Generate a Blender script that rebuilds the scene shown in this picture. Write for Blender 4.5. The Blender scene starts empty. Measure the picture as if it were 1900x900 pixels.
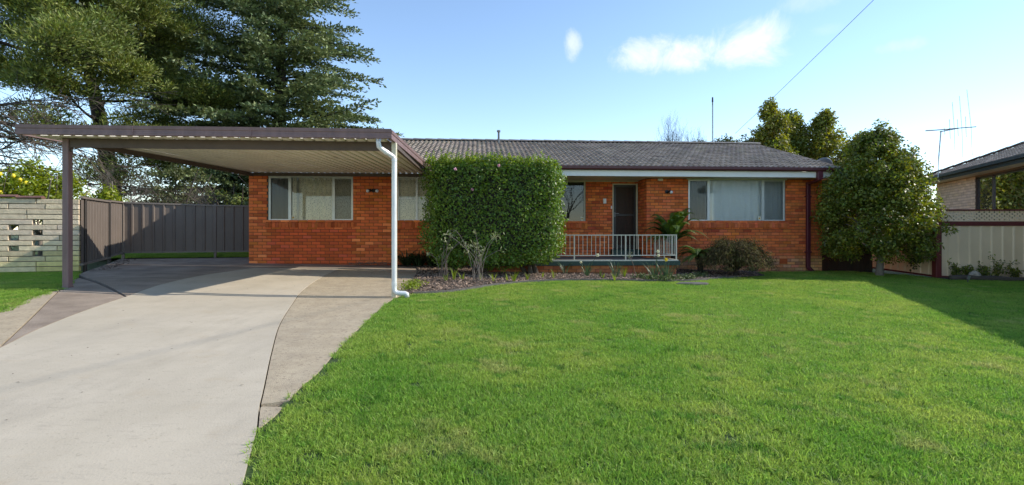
import bpy, bmesh, math, random
import numpy as np
from mathutils import Vector, Matrix, Euler

S = bpy.context.scene
COL = S.collection
R = math.radians
rnd = random.Random(7)
rng = np.random.default_rng(11)

# ------------------------------------------------------------------ camera
cam = bpy.data.cameras.new('camera')
cam.sensor_width = 36.0
cam.lens = 18.0
cam.shift_y = -20.0 / 1900.0
cam.clip_start = 0.1
cam.clip_end = 3000.0
cam_o = bpy.data.objects.new('camera', cam)
COL.objects.link(cam_o)
cam_o.location = (0, 0, 1.5)
cam_o.rotation_euler = (R(90), 0, 0)
S.camera = cam_o

# ------------------------------------------------------------------ sky, sun, exposure
SUN_EL, SUN_AZ = R(35.0), R(5.0)          # azimuth measured from +X towards +Y
sun_dir = Vector((math.cos(SUN_EL) * math.cos(SUN_AZ), math.cos(SUN_EL) * math.sin(SUN_AZ), math.sin(SUN_EL)))
S.view_settings.view_transform = 'Standard'
S.view_settings.look = 'None'
S.view_settings.exposure = 1.06
S.view_settings.gamma = 1.0

sl = bpy.data.lights.new('sun', 'SUN')
sl.energy = 2.6
sl.angle = R(0.5)
sl.color = (1.0, 0.93, 0.82)
so = bpy.data.objects.new('sun', sl)
COL.objects.link(so)
so.location = (60, 10, 60)
so.rotation_euler = sun_dir.to_track_quat('Z', 'Y').to_euler()

W = bpy.data.worlds.new('World')
S.world = W
W.use_nodes = True
wn = W.node_tree.nodes
wl = W.node_tree.links
wn.clear()


def wnode(t, **kw):
    n = wn.new(t)
    for k, v in kw.items():
        setattr(n, k, v)
    return n


out = wnode('ShaderNodeOutputWorld')
bg = wnode('ShaderNodeBackground')
bg.inputs['Strength'].default_value = 0.126
sky = wnode('ShaderNodeTexSky', sky_type='NISHITA')
sky.sun_disc = False
sky.sun_elevation = SUN_EL
sky.sun_rotation = R(90) - SUN_AZ
sky.altitude = 0
sky.air_density = 1.0
sky.dust_density = 0.0
sky.ozone_density = 1.8


def wmath(op, a, b=None):
    n = wnode('ShaderNodeMath', operation=op)
    for i, v in enumerate((a, b)):
        if v is None:
            continue
        if hasattr(v, 'type'):
            wl.new(v, n.inputs[i])
        else:
            n.inputs[i].default_value = v
    return n.outputs[0]


# small fair-weather clouds: soft lumps standing at fixed directions, broken up by noise
tc = wnode('ShaderNodeTexCoord')
nz = wnode('ShaderNodeTexNoise')
nz.inputs['Scale'].default_value = 13.0
nz.inputs['Detail'].default_value = 7.0
nz.inputs['Roughness'].default_value = 0.68
nz.inputs['Distortion'].default_value = 0.6
wl.new(tc.outputs['Generated'], nz.inputs['Vector'])
cl_mask = None
#         azimuth tangent, elevation tangent, half width, half height, density
for (ax, el, hw, hh, dens) in ((0.265, 0.345, 0.075, 0.038, 1.0), (0.460, 0.372, 0.085, 0.050, 1.0),
                               (0.360, 0.350, 0.130, 0.034, 1.0), (0.118, 0.362, 0.019, 0.028, 0.7),
                               (0.585, 0.450, 0.055, 0.022, 0.30), (0.765, 0.365, 0.050, 0.014, 0.33),
                               (0.615, 0.395, 0.035, 0.014, 0.2), (-1.9, 0.40, 0.2, 0.06, 0.8), (2.3, 0.5, 0.25, 0.07, 0.8)):
    d = Vector((ax, 1.0, el)).normalized()
    rt = Vector((1, -ax, 0)).normalized()
    up = rt.cross(d)
    vm = wnode('ShaderNodeVectorMath', operation='SUBTRACT')
    wl.new(tc.outputs['Generated'], vm.inputs[0])
    vm.inputs[1].default_value = d
    sc = (1 + ax * ax + el * el) ** 0.5
    acc = None
    for axis, half in ((rt, hw / sc), (up, hh / sc), (d, 0.5)):
        dp = wnode('ShaderNodeVectorMath', operation='DOT_PRODUCT')
        wl.new(vm.outputs[0], dp.inputs[0])
        dp.inputs[1].default_value = axis
        q = wmath('POWER', wmath('DIVIDE', wmath('ABSOLUTE', dp.outputs['Value']), half), 2.0)
        acc = q if acc is None else wmath('ADD', acc, q)
    body = wmath('SUBTRACT', 1.35, acc)
    body = wmath('ADD', body, wmath('MULTIPLY', wmath('SUBTRACT', nz.outputs['Fac'], 0.52), 3.6))
    ss = wnode('ShaderNodeMapRange', interpolation_type='SMOOTHSTEP')
    wl.new(body, ss.inputs['Value'])
    ss.inputs['From Min'].default_value = 0.0
    ss.inputs['From Max'].default_value = 1.9
    m = wmath('MULTIPLY', ss.outputs[0], dens)
    cl_mask = m if cl_mask is None else wmath('MAXIMUM', cl_mask, m)
mx = wnode('ShaderNodeMix', data_type='RGBA')
wl.new(wmath('MULTIPLY', cl_mask, 0.85), mx.inputs['Factor'])
wl.new(sky.outputs['Color'], mx.inputs['A'])
mx.inputs['B'].default_value = (4.6, 4.75, 4.9, 1)
wl.new(mx.outputs['Result'], bg.inputs['Color'])
wl.new(bg.outputs[0], out.inputs['Surface'])

# ------------------------------------------------------------------ terrain function and helpers


def g(x, y):
    """ground height (m)"""
    xx = 26 * math.tanh(x / 26.0)
    yy = 8 + 26 * math.tanh((y - 8) / 26.0)
    return (.118 - .0209 * xx + .0273 * yy
            + .11 * math.exp(-((x + 7.6) ** 2 / 5 + (y - 8) ** 2 / 7)))


def at(px, py, h=0.0):
    """ground point that a line of sight meets (photograph units)"""
    k, m_ = (px - 950) / 950.0, (py - 430) / 950.0
    Y = 10.0
    for _ in range(60):
        Y = .5 * Y + .5 * (1.5 - g(k * Y, Y) - h) / m_
    return (k * Y, Y)


ORIGIN = {}


def tag(o, label=None, cat=None, group=None, kind=None):
    if label:
        o['label'] = label
    if cat:
        o['category'] = cat
    if group:
        o['group'] = group
    if kind:
        o['kind'] = kind
    return o


def thing(name, loc, label, cat, group=None, rz=0.0, local=False):
    o = bpy.data.objects.new(name, None)
    o.empty_display_size = 0.2
    COL.objects.link(o)
    o.location = loc
    o.rotation_euler = (0, 0, rz)
    ORIGIN[o.name] = Vector((0, 0, 0)) if local else Vector(loc)
    return tag(o, label, cat, group)


def link(name, me, parent=None, loc=None):
    o = bpy.data.objects.new(name, me)
    COL.objects.link(o)
    if parent is not None:
        o.parent = parent
        ORIGIN[o.name] = ORIGIN.get(parent.name, Vector((0, 0, 0)))
    if loc is not None:
        o.location = loc
    return o


class MB:
    def __init__(self):
        self.v, self.f, self.c = [], [], []

    def add(self, vs, fs, col=None):
        n = len(self.v)
        self.v.extend([tuple(p) for p in vs])
        for f in fs:
            self.f.append(tuple(i + n for i in f))
            self.c.append(col)
        return self

    def box(self, x0, x1, y0, y1, z0, z1, col=None):
        vs = [(x0, y0, z0), (x1, y0, z0), (x1, y1, z0), (x0, y1, z0), (x0, y0, z1), (x1, y0, z1), (x1, y1, z1), (x0, y1, z1)]
        return self.add(vs, [(3, 2, 1, 0), (4, 5, 6, 7), (0, 1, 5, 4), (1, 2, 6, 5), (2, 3, 7, 6), (3, 0, 4, 7)], col)

    def cbox(self, x0, x1, y0, y1, z0, z1, b=0.004, col=None):
        """box with chamfered vertical and top edges"""
        ring = lambda d, z: [(x0 + d, y0, z), (x1 - d, y0, z), (x1, y0 + d, z), (x1, y1 - d, z), (x1 - d, y1, z), (x0 + d, y1, z), (x0, y1 - d, z), (x0, y0 + d, z)]
        r1, r2 = ring(b, z0), ring(b, z1 - b)
        r3 = [(x0 + 2 * b, y0 + b, z1), (x1 - 2 * b, y0 + b, z1), (x1 - b, y0 + 2 * b, z1), (x1 - b, y1 - 2 * b, z1), (x1 - 2 * b, y1 - b, z1), (x0 + 2 * b, y1 - b, z1), (x0 + b, y1 - 2 * b, z1), (x0 + b, y0 + 2 * b, z1)]
        fs = [tuple(range(7, -1, -1)), tuple(range(16, 24))]
        for k in range(2):
            for i in range(8):
                j = (i + 1) % 8
                fs.append((8 * k + i, 8 * k + j, 8 * k + 8 + j, 8 * k + 8 + i))
        return self.add(r1 + r2 + r3, fs, col)

    def bar(self, p, q, w, h, col=None, up=(0, 0, 1)):
        """rectangular bar from p to q, w across, h along up"""
        p, q = Vector(p), Vector(q)
        d = (q - p).normalized()
        up = Vector(up)
        sd = d.cross(up)
        if sd.length < 1e-5:
            sd = d.cross(Vector((1, 0, 0)))
        sd.normalize()
        u2 = sd.cross(d)
        a, b = sd * (w / 2), u2 * (h / 2)
        vs = [p - a - b, p + a - b, p + a + b, p - a + b, q - a - b, q + a - b, q + a + b, q - a + b]
        return self.add(vs, [(0, 1, 2, 3), (7, 6, 5, 4), (0, 4, 5, 1), (1, 5, 6, 2), (2, 6, 7, 3), (3, 7, 4, 0)], col)

    def tube(self, pts, rad, n=6, col=None, caps=True):
        pts = [Vector(p) for p in pts]
        if not hasattr(rad, '__len__'):
            rad = [rad] * len(pts)
        vs, fs = [], []
        ref = None
        for i, p in enumerate(pts):
            d = (pts[min(i + 1, len(pts) - 1)] - pts[max(i - 1, 0)])
            if d.length < 1e-9:
                d = Vector((0, 0, 1))
            d.normalize()
            if ref is None:
                ref = Vector((0, 0, 1)) if abs(d.z) < .9 else Vector((1, 0, 0))
            a = d.cross(ref)
            if a.length < 1e-4:
                a = d.cross(Vector((0, 1, 0)))
            a.normalize()
            b = d.cross(a)
            ref = a.cross(d) if False else ref
            for k in range(n):
                t = 2 * math.pi * k / n
                vs.append(p + (a * math.cos(t) + b * math.sin(t)) * rad[i])
        for i in range(len(pts) - 1):
            for k in range(n):
                j = (k + 1) % n
                fs.append((i * n + k, i * n + j, i * n + n + j, i * n + n + k))
        if caps:
            fs.append(tuple(range(n - 1, -1, -1)))
            fs.append(tuple((len(pts) - 1) * n + k for k in range(n)))
        return self.add(vs, fs, col)

    def mesh(self, name, off=Vector((0, 0, 0)), smooth=False):
        me = bpy.data.meshes.new(name)
        if off.length > 0:
            vs = [(x - off.x, y - off.y, z - off.z) for x, y, z in self.v]
        else:
            vs = self.v
        me.from_pydata(vs, [], self.f)
        if any(c is not None for c in self.c):
            ca = me.color_attributes.new('Col', 'FLOAT_COLOR', 'CORNER')
            arr = np.empty((len(me.loops), 4), dtype=np.float32)
            i = 0
            for f, c in zip(self.f, self.c):
                cc = (1, 1, 1) if c is None else c
                arr[i:i + len(f), :3] = cc
                i += len(f)
            arr[:, 3] = 1
            ca.data.foreach_set('color', arr.ravel())
        if smooth:
            me.polygons.foreach_set('use_smooth', [True] * len(me.polygons))
        me.update()
        return me

    def build(self, name, mat, parent=None, loc=None, smooth=False):
        if parent is not None:
            off = ORIGIN.get(parent.name, Vector((0, 0, 0)))
        else:
            off = Vector(loc) if loc is not None else Vector((0, 0, 0))
        me = self.mesh(name, off, smooth)
        if mat is not None:
            me.materials.append(mat)
        return link(name, me, parent, loc if parent is None else None)


def quads_np(name, V, mat, parent=None, loc=None):
    """V: (n,4,3) array of quads -> one mesh"""
    V = np.asarray(V, dtype=np.float32)
    off = ORIGIN.get(parent.name, Vector((0, 0, 0))) if parent is not None else (Vector(loc) if loc is not None else Vector((0, 0, 0)))
    V = V - np.array(off, dtype=np.float32)
    n = len(V)
    me = bpy.data.meshes.new(name)
    me.vertices.add(n * 4)
    me.vertices.foreach_set('co', V.reshape(-1))
    me.loops.add(n * 4)
    me.loops.foreach_set('vertex_index', np.arange(n * 4, dtype=np.int32))
    me.polygons.add(n)
    me.polygons.foreach_set('loop_start', np.arange(0, n * 4, 4, dtype=np.int32))
    me.update(calc_edges=True)
    me.validate()
    me.materials.append(mat)
    return link(name, me, parent, loc if parent is None else None)


def nrm(a):
    return a / np.maximum(np.linalg.norm(a, axis=-1, keepdims=True), 1e-9)


def leaf_quads(P, D, N, length, width, fold=0.15):
    """leaf-shaped quads: base P, direction D, facing N"""
    n = len(P)
    length = np.broadcast_to(np.asarray(length, float), (n,))[:, None]
    width = np.broadcast_to(np.asarray(width, float), (n,))[:, None]
    D = nrm(D)
    B = nrm(np.cross(D, N))
    N2 = np.cross(B, D)
    mid = P + D * length * 0.45
    up = N2 * width * fold
    V = np.stack([P, mid + B * width * .5 + up, P + D * length, mid - B * width * .5 + up], axis=1)
    return V


def rand_dirs(n, r=rng):
    return nrm(r.normal(size=(n, 3)))


# ------------------------------------------------------------------ materials
MATS = {}


def mat(name, col, col2=None, scale=6.0, detail=5.0, rough=.7, bump=0.0, bscale=60.0, metal=0.0, spec=0.5,
        attr=False, island=0.0, trans=0.0, coord='world', contrast=(.35, .65), stretch=None, speck=None, hue=0.0, stain=False):
    m = bpy.data.materials.new(name)
    m.use_nodes = True
    nt = m.node_tree
    n, l = nt.nodes, nt.links
    bs = n['Principled BSDF']
    if coord == 'world':
        vec = n.new('ShaderNodeNewGeometry').outputs['Position']
    else:
        vec = n.new('ShaderNodeTexCoord').outputs['Object']
    if stretch:
        mp = n.new('ShaderNodeMapping')
        mp.inputs['Scale'].default_value = stretch
        l.new(vec, mp.inputs['Vector'])
        vec = mp.outputs[0]
    c4 = lambda c: (c[0], c[1], c[2], 1)
    cur = None
    if col2 is not None:
        t = n.new('ShaderNodeTexNoise')
        t.inputs['Scale'].default_value = scale
        t.inputs['Detail'].default_value = detail
        t.inputs['Roughness'].default_value = .6
        l.new(vec, t.inputs['Vector'])
        mr = n.new('ShaderNodeMapRange')
        mr.inputs['From Min'].default_value, mr.inputs['From Max'].default_value = contrast
        l.new(t.outputs['Fac'], mr.inputs['Value'])
        mi = n.new('ShaderNodeMix')
        mi.data_type = 'RGBA'
        l.new(mr.outputs[0], mi.inputs['Factor'])
        mi.inputs['A'].default_value = c4(col)
        mi.inputs['B'].default_value = c4(col2)
        cur = mi.outputs['Result']
    if cur is None:
        rgb = n.new('ShaderNodeRGB')
        rgb.outputs[0].default_value = c4(col)
        cur = rgb.outputs[0]
    if speck:                                   # (scale, threshold, colour, amount)
        t = n.new('ShaderNodeTexNoise')
        t.inputs['Scale'].default_value = speck[0]
        t.inputs['Detail'].default_value = 3
        l.new(vec, t.inputs['Vector'])
        mr = n.new('ShaderNodeMapRange')
        mr.inputs['From Min'].default_value = speck[1]
        mr.inputs['From Max'].default_value = speck[1] + .08
        mr.inputs['To Max'].default_value = speck[3]
        l.new(t.outputs['Fac'], mr.inputs['Value'])
        mi = n.new('ShaderNodeMix')
        mi.data_type = 'RGBA'
        l.new(mr.outputs[0], mi.inputs['Factor'])
        l.new(cur, mi.inputs['A'])
        mi.inputs['B'].default_value = c4(speck[2])
        cur = mi.outputs['Result']
    if stain:                                   # old water marks and tyre smudges, drawn out along the drive
        for sc_, st_, lo, amt, cc_ in ((.55, (1.0, .45, 1), .57, .34, (.33, .29, .235)), (1.7, (1.6, .5, 1), .58, .38, (.34, .295, .23)), (14, (.35, 1.4, 1), .62, .6, (.33, .285, .225)), (2.6, (1, 1, 1), .63, .5, (.42, .33, .22))):
            mp = n.new('ShaderNodeMapping')
            mp.inputs['Scale'].default_value = st_
            mp.inputs['Location'].default_value = (sc_ * 3, lo * 7, 0)
            l.new(vec, mp.inputs['Vector'])
            t = n.new('ShaderNodeTexNoise')
            t.inputs['Scale'].default_value = sc_
            t.inputs['Detail'].default_value = 9
            t.inputs['Roughness'].default_value = .68
            l.new(mp.outputs[0], t.inputs['Vector'])
            mr = n.new('ShaderNodeMapRange')
            mr.inputs['From Min'].default_value = lo - .06
            mr.inputs['From Max'].default_value = lo + .14
            mr.inputs['To Max'].default_value = amt
            l.new(t.outputs['Fac'], mr.inputs['Value'])
            mi = n.new('ShaderNodeMix')
            mi.data_type = 'RGBA'
            l.new(mr.outputs[0], mi.inputs['Factor'])
            l.new(cur, mi.inputs['A'])
            mi.inputs['B'].default_value = c4(cc_)
            cur = mi.outputs['Result']
    if attr:
        at_ = n.new('ShaderNodeAttribute')
        at_.attribute_name = 'Col'
        mi = n.new('ShaderNodeMix')
        mi.data_type = 'RGBA'
        mi.blend_type = 'MULTIPLY'
        mi.inputs['Factor'].default_value = 1
        l.new(cur, mi.inputs['A'])
        l.new(at_.outputs['Color'], mi.inputs['B'])
        cur = mi.outputs['Result']
    if island > 0:
        ge = n.new('ShaderNodeNewGeometry')
        hs = n.new('ShaderNodeHueSaturation')
        mr = n.new('ShaderNodeMapRange')
        mr.inputs['To Min'].default_value = 1 - island
        mr.inputs['To Max'].default_value = 1 + island
        l.new(ge.outputs['Random Per Island'], mr.inputs['Value'])
        l.new(mr.outputs[0], hs.inputs['Value'])
        if hue:
            mh = n.new('ShaderNodeMath')
            mh.operation = 'MULTIPLY'
            mh.inputs[1].default_value = 7.31
            l.new(ge.outputs['Random Per Island'], mh.inputs[0])
            fr = n.new('ShaderNodeMath')
            fr.operation = 'FRACT'
            l.new(mh.outputs[0], fr.inputs[0])
            m2 = n.new('ShaderNodeMapRange')
            m2.inputs['To Min'].default_value = .5 - hue
            m2.inputs['To Max'].default_value = .5 + hue
            l.new(fr.outputs[0], m2.inputs['Value'])
            l.new(m2.outputs[0], hs.inputs['Hue'])
        l.new(cur, hs.inputs['Color'])
        cur = hs.outputs[0]
    l.new(cur, bs.inputs['Base Color'])
    bs.inputs['Roughness'].default_value = rough
    bs.inputs['Metallic'].default_value = metal
    bs.inputs['Specular IOR Level'].default_value = spec
    if bump:
        t = n.new('ShaderNodeTexNoise')
        t.inputs['Scale'].default_value = bscale
        t.inputs['Detail'].default_value = 4
        l.new(vec, t.inputs['Vector'])
        b = n.new('ShaderNodeBump')
        b.inputs['Strength'].default_value = bump
        b.inputs['Distance'].default_value = .01
        l.new(t.outputs['Fac'], b.inputs['Height'])
        l.new(b.outputs[0], bs.inputs['Normal'])
    if trans > 0:
        tr = n.new('ShaderNodeBsdfTranslucent')
        hs = n.new('ShaderNodeHueSaturation')
        hs.inputs['Saturation'].default_value = 1.15
        hs.inputs['Value'].default_value = 1.5
        l.new(cur, hs.inputs['Color'])
        l.new(hs.outputs[0], tr.inputs['Color'])
        ms = n.new('ShaderNodeMixShader')
        ms.inputs['Fac'].default_value = trans
        l.new(bs.outputs[0], ms.inputs[1])
        l.new(tr.outputs[0], ms.inputs[2])
        l.new(ms.outputs[0], n['Material Output'].inputs['Surface'])
    MATS[name] = m
    return m


M = {}
M['brick'] = mat('orange_brick', (.78, .200, .062), (.64, .148, .046), scale=9, rough=.9, spec=.15, attr=True, bump=.35, bscale=120, coord='object')
M['mortar'] = mat('dark_mortar', (.085, .045, .030), (.12, .065, .042), scale=14, rough=.95)
M['tile'] = mat('concrete_tile', (.345, .285, .230), (.195, .160, .128), scale=3.5, rough=.8, spec=.15, attr=True, bump=.4, bscale=90, speck=(23, .62, (.10, .095, .085), .5))
M['ridge'] = mat('ridge_mortar_tile', (.19, .17, .155), (.13, .12, .11), scale=6, rough=.7, attr=True)
M['white_paint'] = mat('white_paint', (.90, .84, .78), (.85, .79, .73), scale=4, rough=.45)
M['cream_paint'] = mat('cream_paint', (.66, .60, .44), (.58, .53, .39), scale=5, rough=.5)
M['maroon'] = mat('maroon_steel', (.105, .022, .022), (.085, .020, .020), scale=8, rough=.4)
M['maroon_pvc'] = mat('maroon_pipe', (.115, .018, .030), (.095, .017, .028), scale=6, rough=.42)
M['fascia_brown'] = mat('brown_purple_steel', (.230, .140, .130), (.170, .104, .098), scale=5, rough=.5, spec=.4, stretch=(1.6, 1.6, .35), speck=(40, .66, (.30, .22, .19), .35))
M['brown_beam'] = mat('brown_beam', (.105, .072, .055), (.085, .058, .045), scale=5, rough=.6)
M['sheet'] = mat('cream_roof_sheet', (.82, .76, .63), (.73, .67, .55), scale=2.2, rough=.5, speck=(7, .66, (.36, .32, .24), .5), stretch=(1, .25, 1))
M['alu'] = mat('aluminium_frame', (.66, .66, .64), (.6, .6, .58), scale=9, rough=.35, metal=.35)
M['pipe_white'] = mat('white_pipe', (.80, .80, .80), (.66, .66, .65), scale=6, stretch=(1, 1, .3), speck=(22, .64, (.50, .47, .42), .5), rough=.35, metal=.15)
M['slab_new'] = mat('pale_concrete', (.515, .446, .342), (.440, .380, .288), scale=1.1, detail=9, rough=.9, spec=.15, bump=.25, bscale=70, speck=(34, .63, (.33, .285, .22), .55), stain=True)
M['slab_old'] = mat('aggregate_concrete', (.455, .375, .262), (.37, .30, .208), scale=5, detail=9, rough=.95, spec=.15, bump=.6, bscale=110, speck=(30, .57, (.24, .19, .14), .7), stain=True)
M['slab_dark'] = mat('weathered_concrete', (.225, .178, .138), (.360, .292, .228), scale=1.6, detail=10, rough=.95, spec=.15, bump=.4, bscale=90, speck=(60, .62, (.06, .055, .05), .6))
M['joint'] = mat('joint_dirt', (.06, .052, .04), (.035, .03, .024), scale=12, rough=1)
M['soil'] = mat('soil', (.075, .052, .038), (.045, .032, .024), scale=7, rough=1, bump=.6, bscale=40)
M['chips'] = mat('bark_chips', (.36, .255, .185), (.19, .13, .092), scale=9, rough=.95, island=.55)
M['lawn'] = mat('lawn_soil', (.045, .085, .014), (.035, .06, .012), scale=2.5, rough=1, bump=.8, bscale=60)
M['terrain'] = mat('grass_ground', (.05, .085, .018), (.06, .075, .025), scale=.6, rough=1)
M['green_paint'] = mat('dark_green_paint', (.012, .042, .032), (.022, .052, .040), scale=6, rough=.5, speck=(16, .64, (.10, .11, .09), .4))
M['porch_floor'] = mat('porch_floor', (.17, .15, .125), (.13, .115, .10), scale=5, rough=.8)
M['rail'] = mat('rail_paint', (.70, .64, .52), (.62, .56, .44), scale=8, rough=.5, speck=(30, .68, (.35, .22, .12), .4))
M['door'] = mat('dark_door', (.024, .020, .018), (.035, .027, .024), scale=20, rough=.45)
M['door_panel'] = mat('brown_timber', (.085, .045, .028), (.055, .030, .020), scale=14, rough=.5, stretch=(1, 1, .1))
M['black'] = mat('black_metal', (.012, .012, .012), rough=.4)
M['bulb'] = mat('pearl_lamp', (.72, .72, .72), rough=.25)
M['fence_grey'] = mat('grey_brown_steel', (.165, .132, .108), (.145, .116, .095), scale=2.5, rough=.55)
M['fence_rail'] = mat('grey_rail_steel', (.20, .165, .14), (.175, .145, .12), scale=4, rough=.5)
M['fence_post'] = mat('dark_post_steel', (.045, .038, .033), rough=.5)
M['fence_beige'] = mat('beige_steel', (.82, .63, .43), (.76, .58, .39), scale=2, rough=.55)
M['fence_maroon'] = mat('fence_maroon', (.150, .024, .024), (.12, .022, .022), scale=5, rough=.5)
M['timber_dark'] = mat('dark_timber', (.045, .036, .028), (.03, .025, .02), scale=6, rough=.9, stretch=(1, 1, .2))
M['block'] = mat('split_block', (.78, .63, .45), (.56, .45, .32), scale=9, detail=9, rough=.95, spec=.15, attr=True, bump=1.0, bscale=38, coord='object', contrast=(.3, .7))
M['block_mortar'] = mat('block_mortar', (.15, .135, .11), rough=1)
M['cap'] = mat('terracotta_cap', (.135, .062, .048), (.19, .095, .07), scale=6, rough=.8)
M['bark'] = mat('bark', (.115, .088, .065), (.06, .045, .034), scale=9, rough=.95, bump=.9, bscale=40, stretch=(1, 1, .3))
M['bark_pale'] = mat('pale_bark', (.26, .215, .175), (.17, .14, .115), scale=8, rough=.95, bump=.6, bscale=30, stretch=(1, 1, .35))
M['bark_dark'] = mat('dark_bark', (.045, .036, .029), (.03, .024, .02), scale=6, rough=1)
M['twig'] = mat('bare_twig', (.20, .16, .13), (.13, .10, .085), scale=3, rough=.95)
M['hedge_leaf'] = mat('hedge_leaf', (.165, .240, .030), (.095, .165, .022), scale=4, rough=.42, spec=.4, island=.55, trans=.34, hue=.02)
M['hedge_shoot'] = mat('hedge_sunlit_shoot', (.24, .30, .040), (.16, .22, .030), scale=4, rough=.45, island=.4, trans=.45, hue=.02)  # lighter than the hedge leaf: sunlight on the hedge top put into the colour
M['camellia_leaf'] = mat('camellia_leaf', (.200, .215, .034), (.125, .155, .026), scale=2.5, rough=.42, spec=.4, island=.55, trans=.4, hue=.035)
M['citrus_leaf'] = mat('citrus_leaf', (.26, .30, .022), (.16, .20, .018), scale=2, rough=.4, island=.45, trans=.42, hue=.02)
M['pine_leaf'] = mat('pine_needle', (.190, .215, .040), (.105, .140, .030), scale=.5, rough=.6, island=.5, trans=.2, hue=.025)
M['cedar_leaf'] = mat('cedar_needle', (.215, .250, .100), (.115, .160, .072), scale=.5, rough=.6, island=.45, trans=.15, hue=.02)
M['far_leaf'] = mat('yellow_green_leaf', (.28, .27, .040), (.15, .18, .030), scale=.7, rough=.5, island=.5, trans=.42, hue=.03)
M['far_dark_leaf'] = mat('olive_leaf', (.105, .12, .035), (.07, .085, .028), scale=.7, rough=.5, island=.5, trans=.22, hue=.03)
M['maple_leaf'] = mat('dissected_leaf', (.125, .105, .034), (.075, .058, .028), scale=4, rough=.85, spec=.15, island=.45, trans=.2, hue=.04)
M['fern_leaf'] = mat('fern_leaf', (.11, .175, .028), (.075, .125, .022), scale=4, rough=.5, island=.3, trans=.3, hue=.02)
M['strap_leaf'] = mat('strap_leaf', (.035, .065, .020), (.025, .045, .016), scale=4, rough=.4, island=.35, trans=.18)
M['daff_leaf'] = mat('daffodil_leaf', (.085, .135, .070), (.06, .11, .045), scale=5, rough=.45, island=.3, trans=.25)
M['shoot_leaf'] = mat('young_shoot_leaf', (.26, .31, .030), (.18, .25, .025), scale=5, rough=.45, island=.25, trans=.35)
M['weed_leaf'] = mat('weed_leaf', (.10, .14, .035), (.07, .10, .03), scale=5, rough=.6, island=.4, trans=.25)
M['silver_leaf'] = mat('pale_leaf', (.34, .35, .20), (.24, .27, .12), scale=5, rough=.6, island=.3, trans=.25)
M['petal_white'] = mat('cream_petal', (.80, .76, .55), rough=.6, trans=.2)
M['petal_yellow'] = mat('yellow_petal', (.78, .60, .02), rough=.6, trans=.2)
M['petal_pink'] = mat('pink_petal', (.72, .42, .50), rough=.6, trans=.2)
M['lemon'] = mat('lemon_skin', (.80, .62, .03), rough=.4)
M['rock'] = mat('pale_rock', (.38, .33, .28), (.27, .23, .19), scale=8, rough=.95, bump=.5)
M['nb_brick'] = mat('pale_brick', (.66, .58, .44), (.54, .47, .36), scale=9, rough=.9, attr=True, bump=.5, bscale=70)
M['nb_mortar'] = mat('pale_mortar', (.20, .18, .145), rough=1)
M['navy'] = mat('navy_steel', (.025, .045, .062), (.020, .036, .05), scale=4, rough=.35)
M['dark_frame'] = mat('dark_window_frame', (.030, .017, .018), rough=.4)
M['blind'] = mat('blind_slat', (.50, .53, .52), rough=.5)
M['nb_tile'] = mat('grey_tile', (.36, .32, .27), (.23, .20, .17), scale=4, rough=.8, spec=.15, attr=True, bump=.4, bscale=60)
M['steel'] = mat('galvanised_steel', (.42, .43, .44), (.34, .35, .36), scale=12, rough=.35, metal=.7)
M['steel_dark'] = mat('dull_steel', (.16, .16, .16), rough=.5, metal=.5)
M['dish'] = mat('satellite_dish_paint', (.12, .14, .17), rough=.5)
M['dark_in'] = mat('interior_wall', (.22, .20, .18), rough=.9)
M['fly'] = mat('sensor_white', (.72, .66, .55), rough=.5)
M['sticker'] = mat('sticker_paper', (.74, .70, .55), rough=.5)
M['sticker_y'] = mat('sticker_print', (.60, .33, .05), rough=.5)
M['cable'] = mat('cable_sheath', (.05, .05, .05), rough=.5)
M['log'] = mat('old_log', (.095, .075, .058), (.055, .044, .036), scale=6, rough=.95, bump=.8, bscale=30, stretch=(.3, 1, 1))
M['edging'] = mat('concrete_edging', (.135, .125, .11), (.085, .08, .07), scale=7, rough=.95)
M['debris'] = mat('dry_twigs', (.21, .15, .11), (.14, .10, .08), scale=7, rough=1)


def glass_mat():
    m = bpy.data.materials.new('window_glass')
    m.use_nodes = True
    nt = m.node_tree
    n, l = nt.nodes, nt.links
    n.remove(n['Principled BSDF'])
    tr = n.new('ShaderNodeBsdfTransparent')
    tr.inputs[0].default_value = (.94, .96, .95, 1)
    gl = n.new('ShaderNodeBsdfGlossy')
    gl.inputs['Roughness'].default_value = .01
    gl.inputs['Color'].default_value = (.92, .95, 1, 1)
    fr = n.new('ShaderNodeFresnel')
    fr.inputs['IOR'].default_value = 1.7
    ns = n.new('ShaderNodeTexNoise')
    ns.inputs['Scale'].default_value = 1.4
    b = n.new('ShaderNodeBump')
    b.inputs['Strength'].default_value = .012
    l.new(n.new('ShaderNodeNewGeometry').outputs['Position'], ns.inputs['Vector'])
    l.new(ns.outputs['Fac'], b.inputs['Height'])
    l.new(b.outputs[0], gl.inputs['Normal'])
    ms = n.new('ShaderNodeMixShader')
    l.new(fr.outputs[0], ms.inputs['Fac'])
    l.new(tr.outputs[0], ms.inputs[1])
    l.new(gl.outputs[0], ms.inputs[2])
    l.new(ms.outputs[0], n['Material Output'].inputs['Surface'])
    return m


M['glass'] = glass_mat()


def mesh_screen(name, col, alpha):
    m = bpy.data.materials.new(name)
    m.use_nodes = True
    nt = m.node_tree
    n, l = nt.nodes, nt.links
    bs = n['Principled BSDF']
    bs.inputs['Base Color'].default_value = (*col, 1)
    bs.inputs['Roughness'].default_value = .8
    bs.inputs['Specular IOR Level'].default_value = .12
    tr = n.new('ShaderNodeBsdfTransparent')
    ms = n.new('ShaderNodeMixShader')
    ms.inputs['Fac'].default_value = alpha
    l.new(tr.outputs[0], ms.inputs[1])
    l.new(bs.outputs[0], ms.inputs[2])
    l.new(ms.outputs[0], n['Material Output'].inputs['Surface'])
    return m


M['flyscreen'] = mesh_screen('fly_screen_mesh', (.05, .052, .056), .36)


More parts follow.
